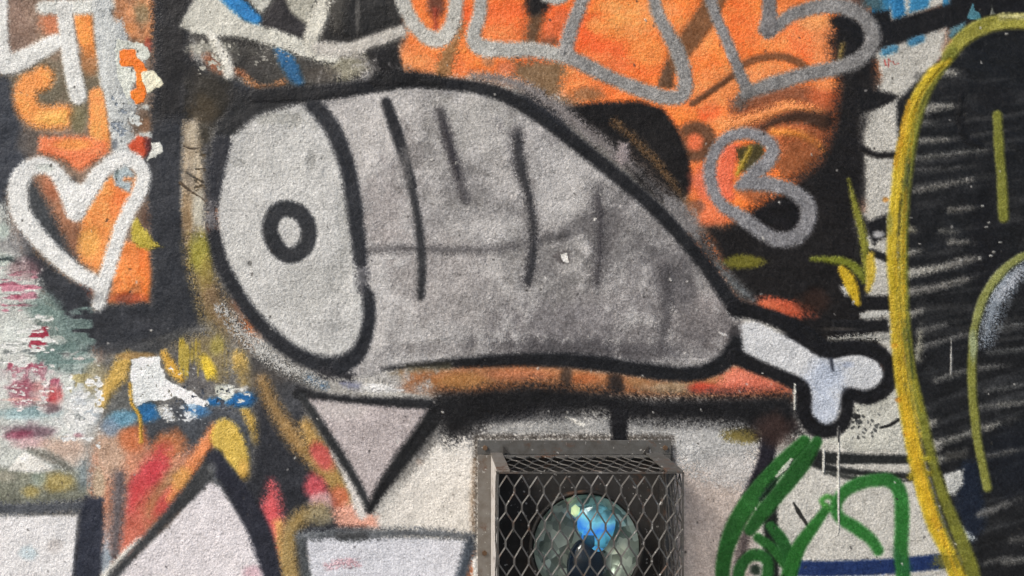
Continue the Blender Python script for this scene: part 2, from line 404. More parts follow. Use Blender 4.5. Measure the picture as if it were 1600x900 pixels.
# ---- orange field at the top
poly([(600, -60), (1310, -60), (1330, 60), (1318, 200), (1280, 300), (1180, 340), (1140, 360), (1100, 350), (1060, 290), (980, 220), (860, 140), (740, 122), (640, 118), (622, 60)], ORG, soft=20, id_=I_ORANGE, var=.12)
for (cx, cy, rx, ry, c, o, g) in [
    (880, 40, 70, 40, (250, 108, 50), .9, 20), (960, 70, 70, 40, (250, 104, 52), .8, 15), (985, 30, 50, 30, (250, 150, 70), .9, -20),
    (1010, 80, 30, 24, (252, 160, 80), .7, 0), (920, 95, 30, 14, (244, 112, 50), .7, 20), (790, 35, 40, 40, (244, 112, 54), .9, 0),
    (720, 25, 20, 30, (236, 92, 44), .7, 0), (700, 100, 40, 20, (236, 120, 64), .9, 0), (650, 90, 30, 26, (232, 134, 72), .9, 0),
    (910, 125, 50, 16, (248, 120, 56), .9, 20), (880, 112, 16, 10, (246, 150, 80), .7, 0), (1100, 60, 22, 30, (252, 150, 80), .8, 40),
    (1160, 40, 30, 50, (250, 124, 60), .9, 0), (1085, 110, 20, 30, (248, 128, 60), .9, 0), (1200, 115, 60, 16, (250, 144, 80), .9, 0),
    (1260, 60, 40, 40, (250, 110, 56), .9, 0), (1275, 35, 26, 14, (230, 160, 96), .8, 0), (1290, 80, 16, 34, (246, 130, 70), .9, 0),
    (1120, 160, 40, 24, (250, 138, 70), .9, -30), (1108, 176, 20, 14, (248, 96, 46), .8, 0), (1150, 190, 44, 16, (246, 156, 92), .8, -10),
    (1085, 150, 30, 20, (246, 124, 64), .7, 0), (930, 40, 14, 10, (240, 160, 80), .6, 0), (845, 100, 30, 26, (236, 110, 60), .7, 20),
    (1030, 12, 30, 16, (250, 150, 84), .7, 0), (955, 10, 20, 10, (252, 166, 92), .7, 0)]:
    blob(cx, cy, rx, ry, c, o, ang=g)
for (cx, cy, rx, ry, o) in [(1000, 30, 60, 26, .45), (1230, 50, 50, 40, .4), (1120, 140, 60, 30, .45), (930, 100, 50, 20, .3), (780, 60, 40, 26, .35), (660, 105, 50, 20, .5), (1080, 60, 30, 40, .4), (1180, 110, 60, 20, .35), (1290, 70, 26, 50, .5), (880, 130, 60, 18, .4)]:
    blob(cx, cy, rx, ry, (246, 164, 104), o, sp=1)
BR = (112, 80, 54)
stroke([(838, -20, 16), (838, 20, 14), (830, 70, 12)], 14, (96, 70, 48), soft=12)
blob(838, 4, 20, 20, (22, 20, 20), .95)
stroke([(862, 64, 10), (850, 66, 8)], 8, (120, 76, 50), soft=8)
blob(868, 40, 14, 26, (206, 104, 62), .8, ang=40); 
poly([(800, 96), (880, 92), (884, 110), (872, 150), (906, 160), (860, 164), (800, 118)], (124, 98, 70), soft=14, wob=8, sp=1.4)
blob(915, 148, 26, 12, (132, 100, 70), .8); blob(762, 96, 12, 10, (146, 108, 78), .7); blob(790, 106, 14, 12, (214, 124, 86), .8)
stroke([(720, 40, 8), (712, 62, 8), (700, 88, 12), (690, 118, 12)], 10, (146, 106, 66), soft=10, sp=1.2)
stroke([(680, -10), (682, 12)], 14, (120, 70, 50), soft=8); stroke([(680, 15, 4), (681, 45, 3)], 4, (160, 66, 44), soft=6)
stroke([(612, 0, 12), (624, 40, 14)], 12, (140, 92, 62), soft=14)
stroke([(1122, -10, 16), (1100, 30, 18), (1066, 78, 16), (1050, 105, 12)], 16, (122, 82, 52), soft=6)
poly([(1042, 96), (1052, 110), (1054, 140), (1026, 138), (1032, 116)], (92, 66, 46), soft=6)
stroke([(1148, 116, 5), (1112, 142, 5), (1082, 162, 5)], 5, (104, 68, 44), soft=3)
stroke([(1154, 104, 6), (1182, 92, 6), (1216, 88, 6), (1244, 96, 7), (1266, 112, 7)], 6, (124, 78, 48), soft=4)
stroke([(1086, 222)] * 1 + [(1087, 221)], 32, (104, 70, 48), soft=6)
blob(1085, 222, 13, 13, (236, 118, 74), .98, wob=.1)
stroke([(1066, 220, 6), (1058, 205, 4)], 6, (160, 96, 60), soft=8)
# brown arcs below the last letter
poly([(1145, 160), (1200, 150), (1290, 136), (1330, 140), (1330, 290), (1240, 300), (1200, 240), (1140, 190)], (170, 94, 56), soft=18, var=.3, sp=1.5)
stroke([(1150, 165, 10), (1190, 152, 12), (1240, 144, 14), (1290, 158, 12)], 12, (140, 84, 56), soft=10)
stroke([(1140, 196, 8), (1190, 180, 9), (1236, 168, 9), (1280, 176, 6)], 8, (238, 150, 88), soft=8, sp=2)
blob(1288, 150, 26, 16, (222, 110, 62), .7); blob(1292, 132, 20, 10, (236, 146, 88), .8)
stroke([(1188, 202, 5), (1216, 188, 7), (1250, 182, 10), (1290, 190, 14)], 9, (62, 42, 30), soft=8)
stroke([(1206, 206, 5), (1240, 208, 6), (1270, 220, 6), (1292, 240, 4)], 6, (222, 138, 60), soft=7)
blob(1250, 250, 46, 36, (128, 76, 44), .8, sp=1.4); blob(1180, 300, 30, 14, (156, 92, 58), .8)
# black beyond the orange
poly([(1296, 60), (1318, 20), (1360, 20), (1400, 30), (1400, 60), (1372, 96), (1372, 140), (1350, 170), (1348, 215), (1356, 238), (1354, 300), (1340, 350), (1356, 400), (1360, 470), (1400, 480), (1400, 560),
      (1300, 560), (1240, 520), (1150, 470), (1120, 400), (1094, 348), (1130, 352), (1170, 330), (1230, 290), (1280, 250), (1300, 200), (1310, 130), (1300, 110)],
     (24, 22, 22), soft=18, wob=10)
poly([(1296, 30), (1330, 22), (1352, 60), (1340, 88), (1312, 100), (1318, 66)], (20, 19, 20), soft=8, smooth=True)
stroke([(1316, 70, 3), (1312, 100, 3)], 4, (130, 110, 60), soft=6)
# black painted triangle beside the meat drawing
poly([(880, 168), (930, 160), (1000, 158), (1036, 170), (1058, 200), (1074, 240), (1084, 282), (1078, 300), (1050, 330), (1000, 290), (960, 240), (910, 200)], (22, 20, 20), soft=6, wob=4)
stroke([(960, 190, 5), (1000, 226, 5), (1040, 272, 4), (1072, 318, 4)], 5, (92, 70, 46), soft=9, sp=1.5)
poly([(985, 240), (1070, 320), (1140, 430), (1180, 480), (1130, 440), (1060, 350)], (70, 60, 54), soft=14, sp=1.4)
blob(1108, 290, 24, 34, (226, 116, 84), .95, ang=-25, id_=I_ORANGE); blob(1112, 336, 34, 16, (228, 120, 78), .9); blob(1092, 322, 9, 9, (130, 84, 66), .9)
blob(1080, 330, 14, 14, (150, 96, 64), .7)
blob(1164, 409, 30, 10, (112, 108, 36), .95, sp=1.2); blob(1180, 480, 26, 9, (110, 76, 50), .6)
blob(1222, 480, 42, 14, (196, 92, 62), .95, ang=12, sp=1.3, id_=None); blob(1200, 478, 20, 8, (214, 110, 74), .8, ang=10)
blob(1270, 470, 26, 18, (54, 36, 28), .7)

# ---- top centre-left whites, blues and blacks (old letters)
poly([(300, -60), (640, -60), (632, 60), (600, 120), (480, 140), (400, 142), (340, 100), (300, 60)], (44, 43, 42), soft=12)
I_OLD = nid('white_lettering', None, 'worn white letter strokes above the drumstick')
poly([(318, -20), (350, -20), (392, 50), (350, 58), (300, 52), (282, 42), (284, 30)], (204, 203, 192), soft=5, id_=I_OLD)
poly([(378, -20), (430, -20), (424, 8), (408, 22), (396, 10)], (196, 196, 186), soft=6)
stroke([(350, -12, 12), (378, 14, 12), (402, 34, 9)], 12, (36, 120, 182), soft=5)
poly([(440, -20), (500, -20), (486, 38), (470, 34), (452, 20)], (186, 184, 170), soft=8, id_=I_OLD)
poly([(426, 4), (442, 0), (456, 24), (478, 40), (478, 60), (452, 50), (404, 40)], (48, 46, 48), soft=6)
poly([(300, 62), (360, 70), (420, 66), (480, 86), (530, 100), (560, 118), (500, 138), (430, 142), (372, 118), (330, 90)], (76, 74, 70), soft=14, sp=1.6, var=.3)
blob(400, 104, 34, 16, (58, 56, 54), .8, sp=1.6); blob(345, 74, 22, 12, (120, 120, 112), .7)
blob(316, 76, 26, 10, (170, 168, 156), .8, sp=1.5)
stroke([(436, 78, 7), (450, 98, 12), (466, 128, 9)], 10, (44, 98, 142), soft=6, wob=5)
poly([(520, 80), (570, 78), (580, 110), (540, 132), (510, 110)], (146, 142, 124), soft=14, sp=2)
blob(500, 116, 26, 12, (78, 72, 66), .7, sp=2)
stroke([(372, 112, 4), (396, 132, 5), (416, 140, 5), (442, 130, 5)], 5, (176, 124, 84), soft=7, sp=1.5)
stroke([(325, 90, 6), (340, 106, 7), (380, 116, 3)], 5, (150, 96, 68), soft=8)
stroke([(330, 56, 7), (348, 84, 8), (358, 116, 9)], 9, (214, 212, 202), soft=5, wob=6, id_=I_OLD)
stroke([(344, 44, 10), (384, 48, 13), (430, 60, 13), (480, 78, 13), (520, 88, 12)], 13, (206, 205, 194), soft=5, id_=I_OLD, wob=5)
stroke([(525, -20, 14), (502, 20, 14), (488, 58, 13), (490, 80, 12)], 13, (206, 204, 192), soft=6, id_=I_OLD)
stroke([(500, 76, 11), (545, 78, 12), (580, 66, 11), (626, 50, 10)], 11, (196, 192, 184), soft=6, id_=I_OLD, wob=5)
stroke([(555, 86, 6), (572, 96, 5), (578, 108, 3)], 5, (150, 146, 138), soft=6)
stroke([(538, 18, 26), (530, 38, 14)], 20, (66, 64, 60), soft=10, sp=1.6)
poly([(574, 80), (618, 70), (632, 110), (640, 122), (590, 126)], (26, 25, 26), soft=6)
poly([(545, -20), (600, -20), (612, 36), (560, 58), (530, 60), (536, 30)], (36, 36, 36), soft=10)
blob(558, 20, 4, 30, (110, 108, 104), .6)

# ---- right side
W_R = (188, 186, 178)  # right-hand whites greyed, falloff of the light put into the colour
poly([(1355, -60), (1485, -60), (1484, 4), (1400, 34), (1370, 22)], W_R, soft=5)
smear(1360, -40, 1500, 36, (48, 118, 160), .42, .95, 14, 60, 31, fade=.05)
poly([(1382, -20), (1412, -20), (1414, 24), (1396, 32)], (44, 112, 158), soft=4); poly([(1422, -20), (1456, -20), (1450, 12), (1420, 20)], (54, 124, 166), soft=4)
poly([(1345, -60), (1372, -60), (1380, 20), (1350, 10)], (70, 100, 110), soft=8)
poly([(1485, -60), (1700, -60), (1700, 40), (1560, 30), (1500, 52), (1478, 44), (1380, 80), (1372, 60), (1350, 20), (1390, 16), (1392, 32), (1484, 6)], (20, 20, 22), soft=4, id_=I_BLACK)
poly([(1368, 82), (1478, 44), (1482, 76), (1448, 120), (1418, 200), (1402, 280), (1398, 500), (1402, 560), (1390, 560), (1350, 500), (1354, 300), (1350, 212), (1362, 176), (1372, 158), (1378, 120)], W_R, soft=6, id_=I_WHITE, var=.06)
stroke([(1382, 82, 6), (1398, 76, 5)], 6, (66, 124, 156), soft=5, wob=6); stroke([(1424, 66, 6), (1440, 60, 6)], 6, (70, 130, 166), soft=4)
poly([(1340, 138), (1375, 142), (1406, 149), (1394, 160), (1372, 170), (1340, 178)], (20, 19, 20), soft=5)
stroke([(1346, 232, 5), (1368, 242, 5), (1400, 242, 5)], 5, (24, 22, 22), soft=4)
for p in ([(1382, 94), (1384, 102)], [(1388, 92), (1388, 104)], [(1388, 93), (1392, 96)], [(1395, 96), (1397, 101), (1404, 99)]):
    stroke(p, .9, (178, 90, 84), soft=2, wob=1, smooth=False)
poly([(1352, 348), (1386, 334), (1386, 372), (1372, 376), (1366, 384), (1356, 366)], (22, 22, 24), soft=4)
poly([(1346, 340), (1354, 340), (1354, 460), (1340, 470), (1330, 420)], (28, 27, 26), soft=5)
stroke([(1354, 392, 5), (1376, 400, 6), (1400, 410, 5)], 5, (22, 22, 24), soft=3)
blob(1372, 366, 9, 6, (206, 206, 206), .8)
poly([(1312, 448), (1335, 440), (1338, 464), (1320, 462)], (190, 190, 186), soft=4)
poly([(1330, 462), (1400, 462), (1400, 486), (1345, 486), (1330, 480)], (22, 22, 24), soft=3)
poly([(1344, 490), (1366, 486), (1386, 486), (1386, 494), (1356, 501), (1344, 498)], (186, 186, 180), soft=3)
poly([(1300, 500), (1345, 500), (1388, 498), (1390, 520), (1300, 522)], (24, 24, 26), soft=4)
stroke([(1296, 530, 3), (1330, 528, 4), (1390, 526, 6)], 4, (158, 158, 152), soft=5, sp=2)
blob(1310, 514, 26, 3, (74, 70, 66), .6)
# black field with dragged streaks
poly([(1400, 160), (1440, 120), (1480, 84), (1520, 56), (1570, 42), (1700, 44), (1700, 960), (1512, 960), (1500, 880), (1470, 800), (1446, 720), (1424, 600), (1410, 500), (1402, 380), (1406, 260)], (24, 25, 27), soft=4, id_=I_BLACK, var=.2)
smear(1418, 90, 1700, 560, (72, 72, 72), .48, .5, 130, 8, 41, fade=.05, ang=.14, k=3.5)
smear(1430, 560, 1700, 930, (68, 70, 72), .48, .5, 130, 9, 42, fade=.05, ang=.28, k=3.5)
blob(1555, 150, 30, 22, (20, 20, 22), .8); blob(1540, 400, 26, 90, (20, 20, 23), .8); blob(1580, 720, 40, 60, (20, 24, 32), .7)
stroke([(1502, 150, 6), (1500, 190, 6), (1512, 218, 7), (1540, 232, 5)], 6, (18, 18, 20), soft=6)
poly([(1498, 746), (1505, 720), (1530, 720), (1540, 820), (1516, 850), (1492, 790)], (22, 30, 44), soft=10)
ST = (164, 162, 154)
for s in [(1462, 112, 1492, 114, 7, ST), (1484, 84, 1498, 82, 3, (110, 110, 106)), (1444, 169, 1486, 166, 6, (168, 166, 158)), (1446, 176, 1452, 172, 4, (140, 138, 132)),
          (1440, 220, 1480, 218, 3, ST), (1446, 192, 1456, 192, 3, (90, 90, 88)), (1430, 247, 1540, 234, 3, (112, 112, 108)), (1432, 266, 1500, 262, 3, (70, 70, 70)), (1430, 298, 1520, 280, 3.5, (126, 124, 118)),
          (1484, 328, 1518, 325, 4, (120, 118, 112)), (1470, 360, 1492, 364, 3, (90, 90, 86)), (1484, 378, 1512, 378, 4, (124, 122, 116)), (1418, 358, 1428, 360, 5, (164, 160, 140)),
          (1418, 428, 1480, 416, 7, (190,188,178)), (1484, 414, 1520, 404, 7, (136, 134, 128)), (1420, 395, 1436, 392, 4, ST), (1418, 456, 1480, 446, 6, (146, 144, 138)), (1476, 444, 1514, 435, 4, (140, 138, 132)),
          (1424, 490, 1440, 486, 5, ST), (1436, 516, 1480, 506, 3, (110, 110, 108)), (1434, 544, 1510, 522, 3.5, (112, 112, 110)), (1434, 560, 1438, 520, 5, (170, 168, 150)),
          (1462, 594, 1506, 580, 3, (120, 120, 116)), (1545, 550, 1600, 545, 3, (84, 86, 86)), (1550, 512, 1600, 506, 3, (96, 98, 98)), (1530, 574, 1565, 572, 3, (110, 110, 108)),
          (1532, 636, 1590, 630, 2.5, (100, 100, 98)), (1540, 668, 1550, 666, 4, (120, 118, 112)), (1560, 632, 1600, 628, 2, (110, 110, 106)), (1450, 664, 1460, 660, 7, (176, 174, 164)),
          (1476, 690, 1560, 662, 4, (140, 140, 134)), (1462, 696, 1470, 692, 9, ST), (1466, 718, 1474, 716, 6, (160, 160, 152)), (1530, 716, 1586, 704, 3, (92, 92, 90)), (1530, 804, 1576, 786, 5, (112, 112, 110)),
          (1570, 878, 1612, 872, 4, (120, 120, 116)), (1580, 844, 1612, 840, 3, (84, 84, 82)), (1540, 880, 1570, 872, 2, (90, 90, 88)), (1540, 612, 1600, 600, 2, (76, 78, 78))]:
    ex, ey = (s[2] - s[0]) * .35, (s[3] - s[1]) * .35
    stroke([(s[0], s[1], s[4] * .9), (s[2] + ex, s[3] + ey, s[4] * .5)], 3, (74, 74, 72), soft=9, sp=.6, wob=3, op=.6)
    stroke([(s[0], s[1], s[4]), ((s[0] + s[2]) / 2, (s[1] + s[3]) / 2, s[4] * .8), (s[2], s[3], s[4] * .5)], 3, s[5], soft=6, sp=.8, wob=3, op=.72)
stroke([(1486, 530, 1), (1486, 585, 1.4)], 1, (150, 150, 146), soft=1.5, wob=2)
poly([(1474, 742), (1506, 734), (1504, 756), (1492, 774), (1480, 772)], (182, 184, 180), soft=4)
poly([(1494, 814), (1506, 826), (1524, 842), (1506, 846), (1496, 834)], (176, 184, 184), soft=5)
for (x, y) in [(1535, 322), (1545, 348), (1541, 355), (1563, 379), (1530, 402), (1548, 400), (1552, 394), (1530, 405), (1572, 53), (1500, 408), (1422, 340)]:
    stroke([(x, y), (x + 2, y)], 1.8, (150, 150, 146), soft=2, wob=3)
# bluish spray beside the right-hand curve
stroke([(1600, 416, 9), (1572, 440, 13), (1552, 480, 14), (1540, 530, 8)], 12, (138, 148, 158), soft=18, sp=1.4)
stroke([(1592, 428, 5), (1562, 462, 7)], 6, (176, 182, 190), soft=10)

# ---- bottom right white with black lines
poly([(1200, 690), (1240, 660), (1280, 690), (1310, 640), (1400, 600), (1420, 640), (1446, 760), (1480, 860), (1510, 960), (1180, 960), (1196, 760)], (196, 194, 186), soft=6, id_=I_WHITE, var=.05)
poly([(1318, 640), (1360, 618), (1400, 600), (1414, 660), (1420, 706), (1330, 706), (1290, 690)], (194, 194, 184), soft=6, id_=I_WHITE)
blob(1380, 600, 20, 24, (150, 152, 140), .5)
stroke([(1250, 704, 9), (1280, 714, 10), (1340, 717, 8), (1422, 718, 7)], 6, (34, 36, 36), soft=3)
stroke([(1256, 716, 7), (1290, 730, 6), (1330, 737, 5), (1380, 741, 4), (1424, 745, 6)], 4, (34, 36, 36), soft=3)
stroke([(1290, 738, 3), (1320, 744, 4), (1350, 750, 3)], 3, (50, 52, 50), soft=4)
stroke([(1400, 752, 2), (1424, 750, 3)], 3, (40, 40, 40), soft=3)
poly([(1476, 706), (1512, 700), (1508, 716), (1478, 720)], (60, 60, 58), soft=6)
stroke([(1376, 668, 2), (1390, 664, 3), (1403, 656, 3)], 3, (26, 26, 26), soft=2)
rr = np.random.RandomState(5)
for k in range(44):
    x, y = rr.normal(1342, 12), rr.normal(662, 9)
    stroke([(x, y), (x + rr.uniform(-4, 4), y + rr.uniform(-3, 3))], rr.uniform(.8, 2), (60, 62, 62), soft=1.5, wob=2, op=.85)
stroke([(1336, 652), (1342, 651)], 3, (36, 36, 36), soft=2)
stroke([(1240, 786, 2), (1248, 800, 3.5), (1256, 812, 2.5), (1262, 822, 1.5)], 3, (40, 40, 38), soft=2, wob=4)
stroke([(1202, 680, 13), (1198, 712, 13), (1186, 745, 12), (1170, 775, 9)], 10, (30, 28, 36), soft=5)
stroke([(1204, 755, 10), (1204, 820, 11), (1208, 910, 10)], 9, (22, 26, 24), soft=4)
stroke([(1165, 830, 8), (1158, 880, 8)], 7, (90, 80, 78), soft=8)
stroke([(1248, 888, 12), (1320, 888, 12), (1400, 884, 12), (1480, 876, 12), (1505, 872, 10)], 12, (28, 46, 88), soft=3, id_=None)
stroke([(1260, 912, 5), (1460, 904, 4)], 5, (190, 196, 196), soft=3)

# ---- teeth-like shapes at the bottom left
I_BLOCK = nid('block_drawing', None, 'white block with a dark outline in the bottom left corner')
I_BLOCKL = nid('outline', I_BLOCK)
poly([(-60, 806), (122, 806), (118, 860), (110, 960), (-60, 960)], (230, 229, 229), soft=4, id_=I_BLOCK, var=.05)
blob(44, 864, 14, 10, (190, 214, 222), .6); blob(84, 854, 12, 10, (206, 200, 196), .6)
stroke([(-20, 796, 10), (60, 794, 9), (130, 790, 9)], 9, (84, 88, 94), soft=7, id_=I_BLOCKL, sp=1.4)
poly([(134, 776), (162, 778), (162, 830), (152, 960), (108, 960), (120, 860), (124, 800)], (46, 50, 62), soft=6, id_=I_BLOCKL)
I_SPIKE = nid('spike_drawing', None, 'white upward spike with black outline at the lower left')
I_SPIKEL = nid('outline', I_SPIKE)
poly([(322, 750), (344, 762), (392, 830), (412, 880), (424, 960), (120, 960), (180, 896), (262, 824)], (226, 221, 223), soft=5, id_=I_SPIKE, var=.06)
blob(395, 895, 16, 12, (216, 176, 186), .7)
stroke([(220, 842, 4), (195, 866, 5), (160, 905, 6)], 5, (216, 214, 206), soft=5)
stroke([(336, 716, 14), (306, 758, 13), (270, 798, 9), (226, 846, 7), (176, 902, 7)], 9, (58, 60, 62), soft=6, id_=I_SPIKEL)
stroke([(336, 716, 12), (368, 764, 15), (396, 812, 17), (412, 850, 17), (430, 910, 14)], 16, (40, 42, 52), soft=6, id_=I_SPIKEL)
blob(332, 732, 8, 12, (120, 122, 122), .5)
I_TRAP = nid('tooth_drawing', None, 'pale blue-white tooth with grey outline left of the lamp cage')
I_TRAPL = nid('outline', I_TRAP)
poly([(478, 838), (600, 838), (730, 842), (738, 860), (716, 910), (724, 960), (486, 960)], (212, 214, 221), soft=5, id_=I_TRAP, var=.05)
stroke([(512, 884, 3), (535, 880, 5), (560, 880, 3)], 4, (204, 170, 178), soft=8, sp=2)
stroke([(468, 838, 7), (520, 834, 8), (556, 836, 9), (620, 833, 7), (690, 834, 7), (734, 840, 6)], 8, (100, 104, 108), soft=7, id_=I_TRAPL, sp=1.6)
stroke([(530, 837, 6), (570, 837, 6)], 6, (60, 62, 64), soft=6)
stroke([(470, 846, 6), (474, 870, 7), (482, 920, 7)], 7, (74, 78, 80), soft=7, id_=I_TRAPL)
stroke([(735, 844, 7), (732, 864, 9), (722, 900, 9), (718, 930, 8)], 9, (66, 74, 84), soft=7, id_=I_TRAPL)
poly([(738, 876), (746, 868), (748, 910), (736, 912)], (226, 226, 222), soft=4)

# ---- triangle
stroke([(480, 590, 7), (505, 602, 7)], 8, (104, 132, 158), soft=7, sp=1.6)
stroke([(536, 598, 4), (560, 604, 6)], 7, (132, 136, 160), soft=6)
stroke([(566, 607, 5), (612, 606, 6)], 7, (222, 222, 220), soft=4, wob=5)
blob(645, 606, 22, 8, (170, 128, 104), .7)
I_TRI = nid('triangle_drawing', None, 'grey-pink triangle pointing down below the drumstick')
I_TRIL = nid('outline', I_TRI)
stroke([(522, 706, 5), (545, 750, 7), (566, 802, 9)], 8, (214, 210, 204), soft=6)
poly([(474, 614), (676, 632), (580, 796)], (184, 175, 174), soft=4, id_=I_TRI, var=.08)
blob(530, 640, 40, 16, (206, 200, 196), .5)
stroke([(466, 613, 9), (510, 620, 6), (560, 625, 6), (620, 629, 8), (680, 632, 8)], 7, (32, 33, 36), soft=5, id_=I_TRIL)
stroke([(472, 620, 6), (504, 668, 7), (536, 718, 7), (562, 762, 6), (578, 796, 6)], 7, (42, 44, 46), soft=5, id_=I_TRIL)
stroke([(690, 636, 14), (660, 676, 13), (626, 720, 12), (600, 758, 10), (578, 794, 6)], 12, (26, 27, 29), soft=6, id_=I_TRIL)

# ---- bands under the drumstick
I_BAND = nid('black_band', None, 'broad black spray band under the drumstick')
stroke([(600, 590, 8), (625, 588, 10)], 10, (160, 158, 152), soft=14, sp=1.6)
blob(640, 582, 26, 12, (116, 96, 64), .8, sp=1.4)
poly([(630, 578), (750, 570), (900, 572), (1040, 590), (1130, 580), (1150, 566), (1200, 582), (1244, 606), (1244, 628), (1100, 624), (680, 616), (630, 604)], (166, 112, 74), soft=12, var=.25)
blob(720, 596, 40, 12, (176, 126, 70), .7); blob(820, 585, 50, 9, (186, 116, 80), .8); blob(910, 592, 24, 9, (186, 110, 66), .9); blob(885, 588, 10, 16, (66, 54, 46), .9); blob(962, 600, 14, 18, (40, 34, 32), .95)
blob(1050, 606, 44, 10, (160, 138, 110), .9); blob(995, 596, 18, 8, (150, 112, 76), .8); blob(1100, 606, 24, 9, (196, 76, 56), .95)
poly([(1110, 612), (1140, 580), (1160, 573), (1200, 588), (1240, 606), (1240, 616), (1160, 620)], (214, 116, 92), soft=16)
blob(1150, 588, 26, 10, (226, 136, 110), .6); blob(1120, 612, 40, 6, (150, 84, 70), .6)
poly([(682, 614), (740, 610), (830, 596), (940, 608), (1020, 620), (1240, 612), (1246, 640), (1256, 680), (1200, 690), (1150, 664), (980, 660), (940, 648), (850, 646), (770, 658), (716, 684), (700, 690), (688, 664)],
     (22, 22, 24), soft=20, wob=14, id_=I_BAND, sp=.9)
poly([(952, 640), (982, 640), (980, 700), (956, 700)], (24, 24, 27), soft=5, id_=I_BAND)
blob(1210, 670, 30, 24, (58, 42, 38), .8)
stroke([(1240, 602, 3), (1242, 630, 2)], 3, (160, 158, 156), soft=3, wob=4)

# ---- the drumstick
I_MEAT = nid('drumstick_drawing', None, 'spray-painted grey drumstick with black outline and white bone')
I_FACE = nid('cut_face', I_MEAT, 'lighter oval cut end of the drumstick')
I_RING = nid('marrow_ring', I_MEAT)
I_STR = [nid('stripe', I_MEAT) for _ in range(5)]
I_BONE = nid('bone', I_MEAT)
I_OUT = nid('outline', I_MEAT)
# grey overspray outside the outline
stroke([(345, 480, 5), (372, 512, 8), (400, 540, 8), (440, 572, 8), (500, 598, 5)], 8, (176, 176, 172), soft=12, sp=3, wob=8)
stroke([(740, 118, 5), (800, 128, 8), (860, 160, 9), (910, 200, 9), (960, 238, 9), (1000, 270, 6)], 8, (122, 117, 116), soft=10, sp=1.2)
poly([(968, 222), (982, 224), (984, 250), (972, 262), (962, 248)], (150, 140, 140), soft=6)
stroke([(1000, 272, 7), (1060, 330, 8), (1110, 400, 8)], 8, (70, 68, 68), soft=12, sp=1.5)
stroke([(1120, 412, 6), (1150, 446, 7), (1176, 468, 5)], 6, (92, 96, 98), soft=10)
stroke([(324, 232, 6), (330, 300, 8), (328, 350, 6)], 7, (80, 80, 82), soft=10)
poly([(345, 240), (370, 180), (430, 150), (500, 142), (620, 128), (700, 128), (770, 140), (830, 168), (900, 214), (960, 262), (1020, 312), (1080, 374), (1126, 440), (1150, 500), (1140, 550), (1095, 580), (1040, 580), (950, 566), (850, 560), (740, 566), (640, 572), (560, 590), (500, 570), (420, 520), (350, 430)],
     (163, 161, 160), soft=5, smooth=True, id_=I_MEAT, var=.05, sp=1)
for (cx, cy, rx, ry, c, o, g) in [
    (620, 450, 80, 110, (188, 186, 184), .85, 0), (570, 210, 80, 80, (194, 191, 188), .9, 0), (640, 330, 50, 90, (182, 179, 178), .7, 0), (690, 420, 60, 60, (174, 170, 168), .7, 0), (740, 190, 60, 50, (168, 166, 162), .8, 0), (760, 330, 60, 40, (168, 166, 164), .8, 0),
    (860, 300, 50, 50, (178, 176, 174), .9, -20), (900, 260, 40, 24, (160, 158, 156), .7, 30), (700, 450, 80, 60, (164, 160, 158), .7, 0), (720, 310, 70, 20, (126, 124, 122), .5, 0),
    (960, 370, 40, 60, (120, 118, 118), .8, 0), (1050, 420, 40, 50, (108, 106, 107), .8, -30), (900, 500, 90, 40, (128, 125, 126), .9, 0), (1000, 470, 60, 30, (134, 131, 131), .8, 0),
    (1090, 510, 50, 40, (112, 108, 108), .9, 0), (1110, 470, 24, 30, (140, 135, 134), .8, 0), (880, 545, 110, 16, (92, 90, 92), .9, 0), (1010, 550, 60, 18, (100, 98, 100), .8, 0),
    (720, 545, 90, 12, (140, 137, 136), .7, 0), (860, 420, 50, 40, (136, 134, 132), .7, 0), (960, 310, 30, 18, (112, 110, 110), .7, 40), (880, 350, 60, 14, (120, 118, 118), .7, -10),
    (1060, 340, 20, 40, (134, 132, 132), .7, -40), (800, 400, 26, 40, (138, 136, 134), .6, 0), (600, 330, 30, 60, (164, 158, 156), .6, 0), (690, 240, 30, 40, (140, 138, 136), .7, 0), (770, 260, 30, 30, (150, 148, 146), .7, 0),
    (640, 235, 14, 30, (132, 128, 126), .5, -15), (1060, 590, 10, 6, (110, 110, 110), .1, 0)]:
    blob(cx, cy, rx, ry, c, min(1, o * 1.15), ang=g, sp=1.1, wob=1.3)
# the oval face
poly([(440, 160), (490, 168), (520, 205), (540, 260), (552, 330), (560, 400), (570, 460), (572, 515), (548, 562), (505, 570), (450, 545), (400, 500), (362, 440), (344, 375), (338, 300), (348, 235), (378, 190)], (200, 200, 197), soft=5, smooth=True, id_=I_FACE, var=.03, sp=.8)
for (cx, cy, rx, ry, c, o) in [(440, 260, 60, 60, (202, 202, 198), .6), (480, 450, 60, 50, (178, 178, 174), .6), (520, 510, 30, 30, (164, 164, 162), .6), (435, 186, 40, 12, (166, 166, 160), .7), (380, 400, 30, 50, (200, 200, 196), .6), (485, 248, 7, 14, (148, 148, 144), .7), (372, 255, 10, 6, (162, 162, 158), .6), (391, 412, 3, 4, (100, 100, 98), .8), (540, 350, 14, 60, (176, 176, 172), .6), (425, 490, 30, 12, (210, 210, 206), .6)]:
    blob(cx, cy, rx, ry, c, o, sp=1.4, wob=.9)
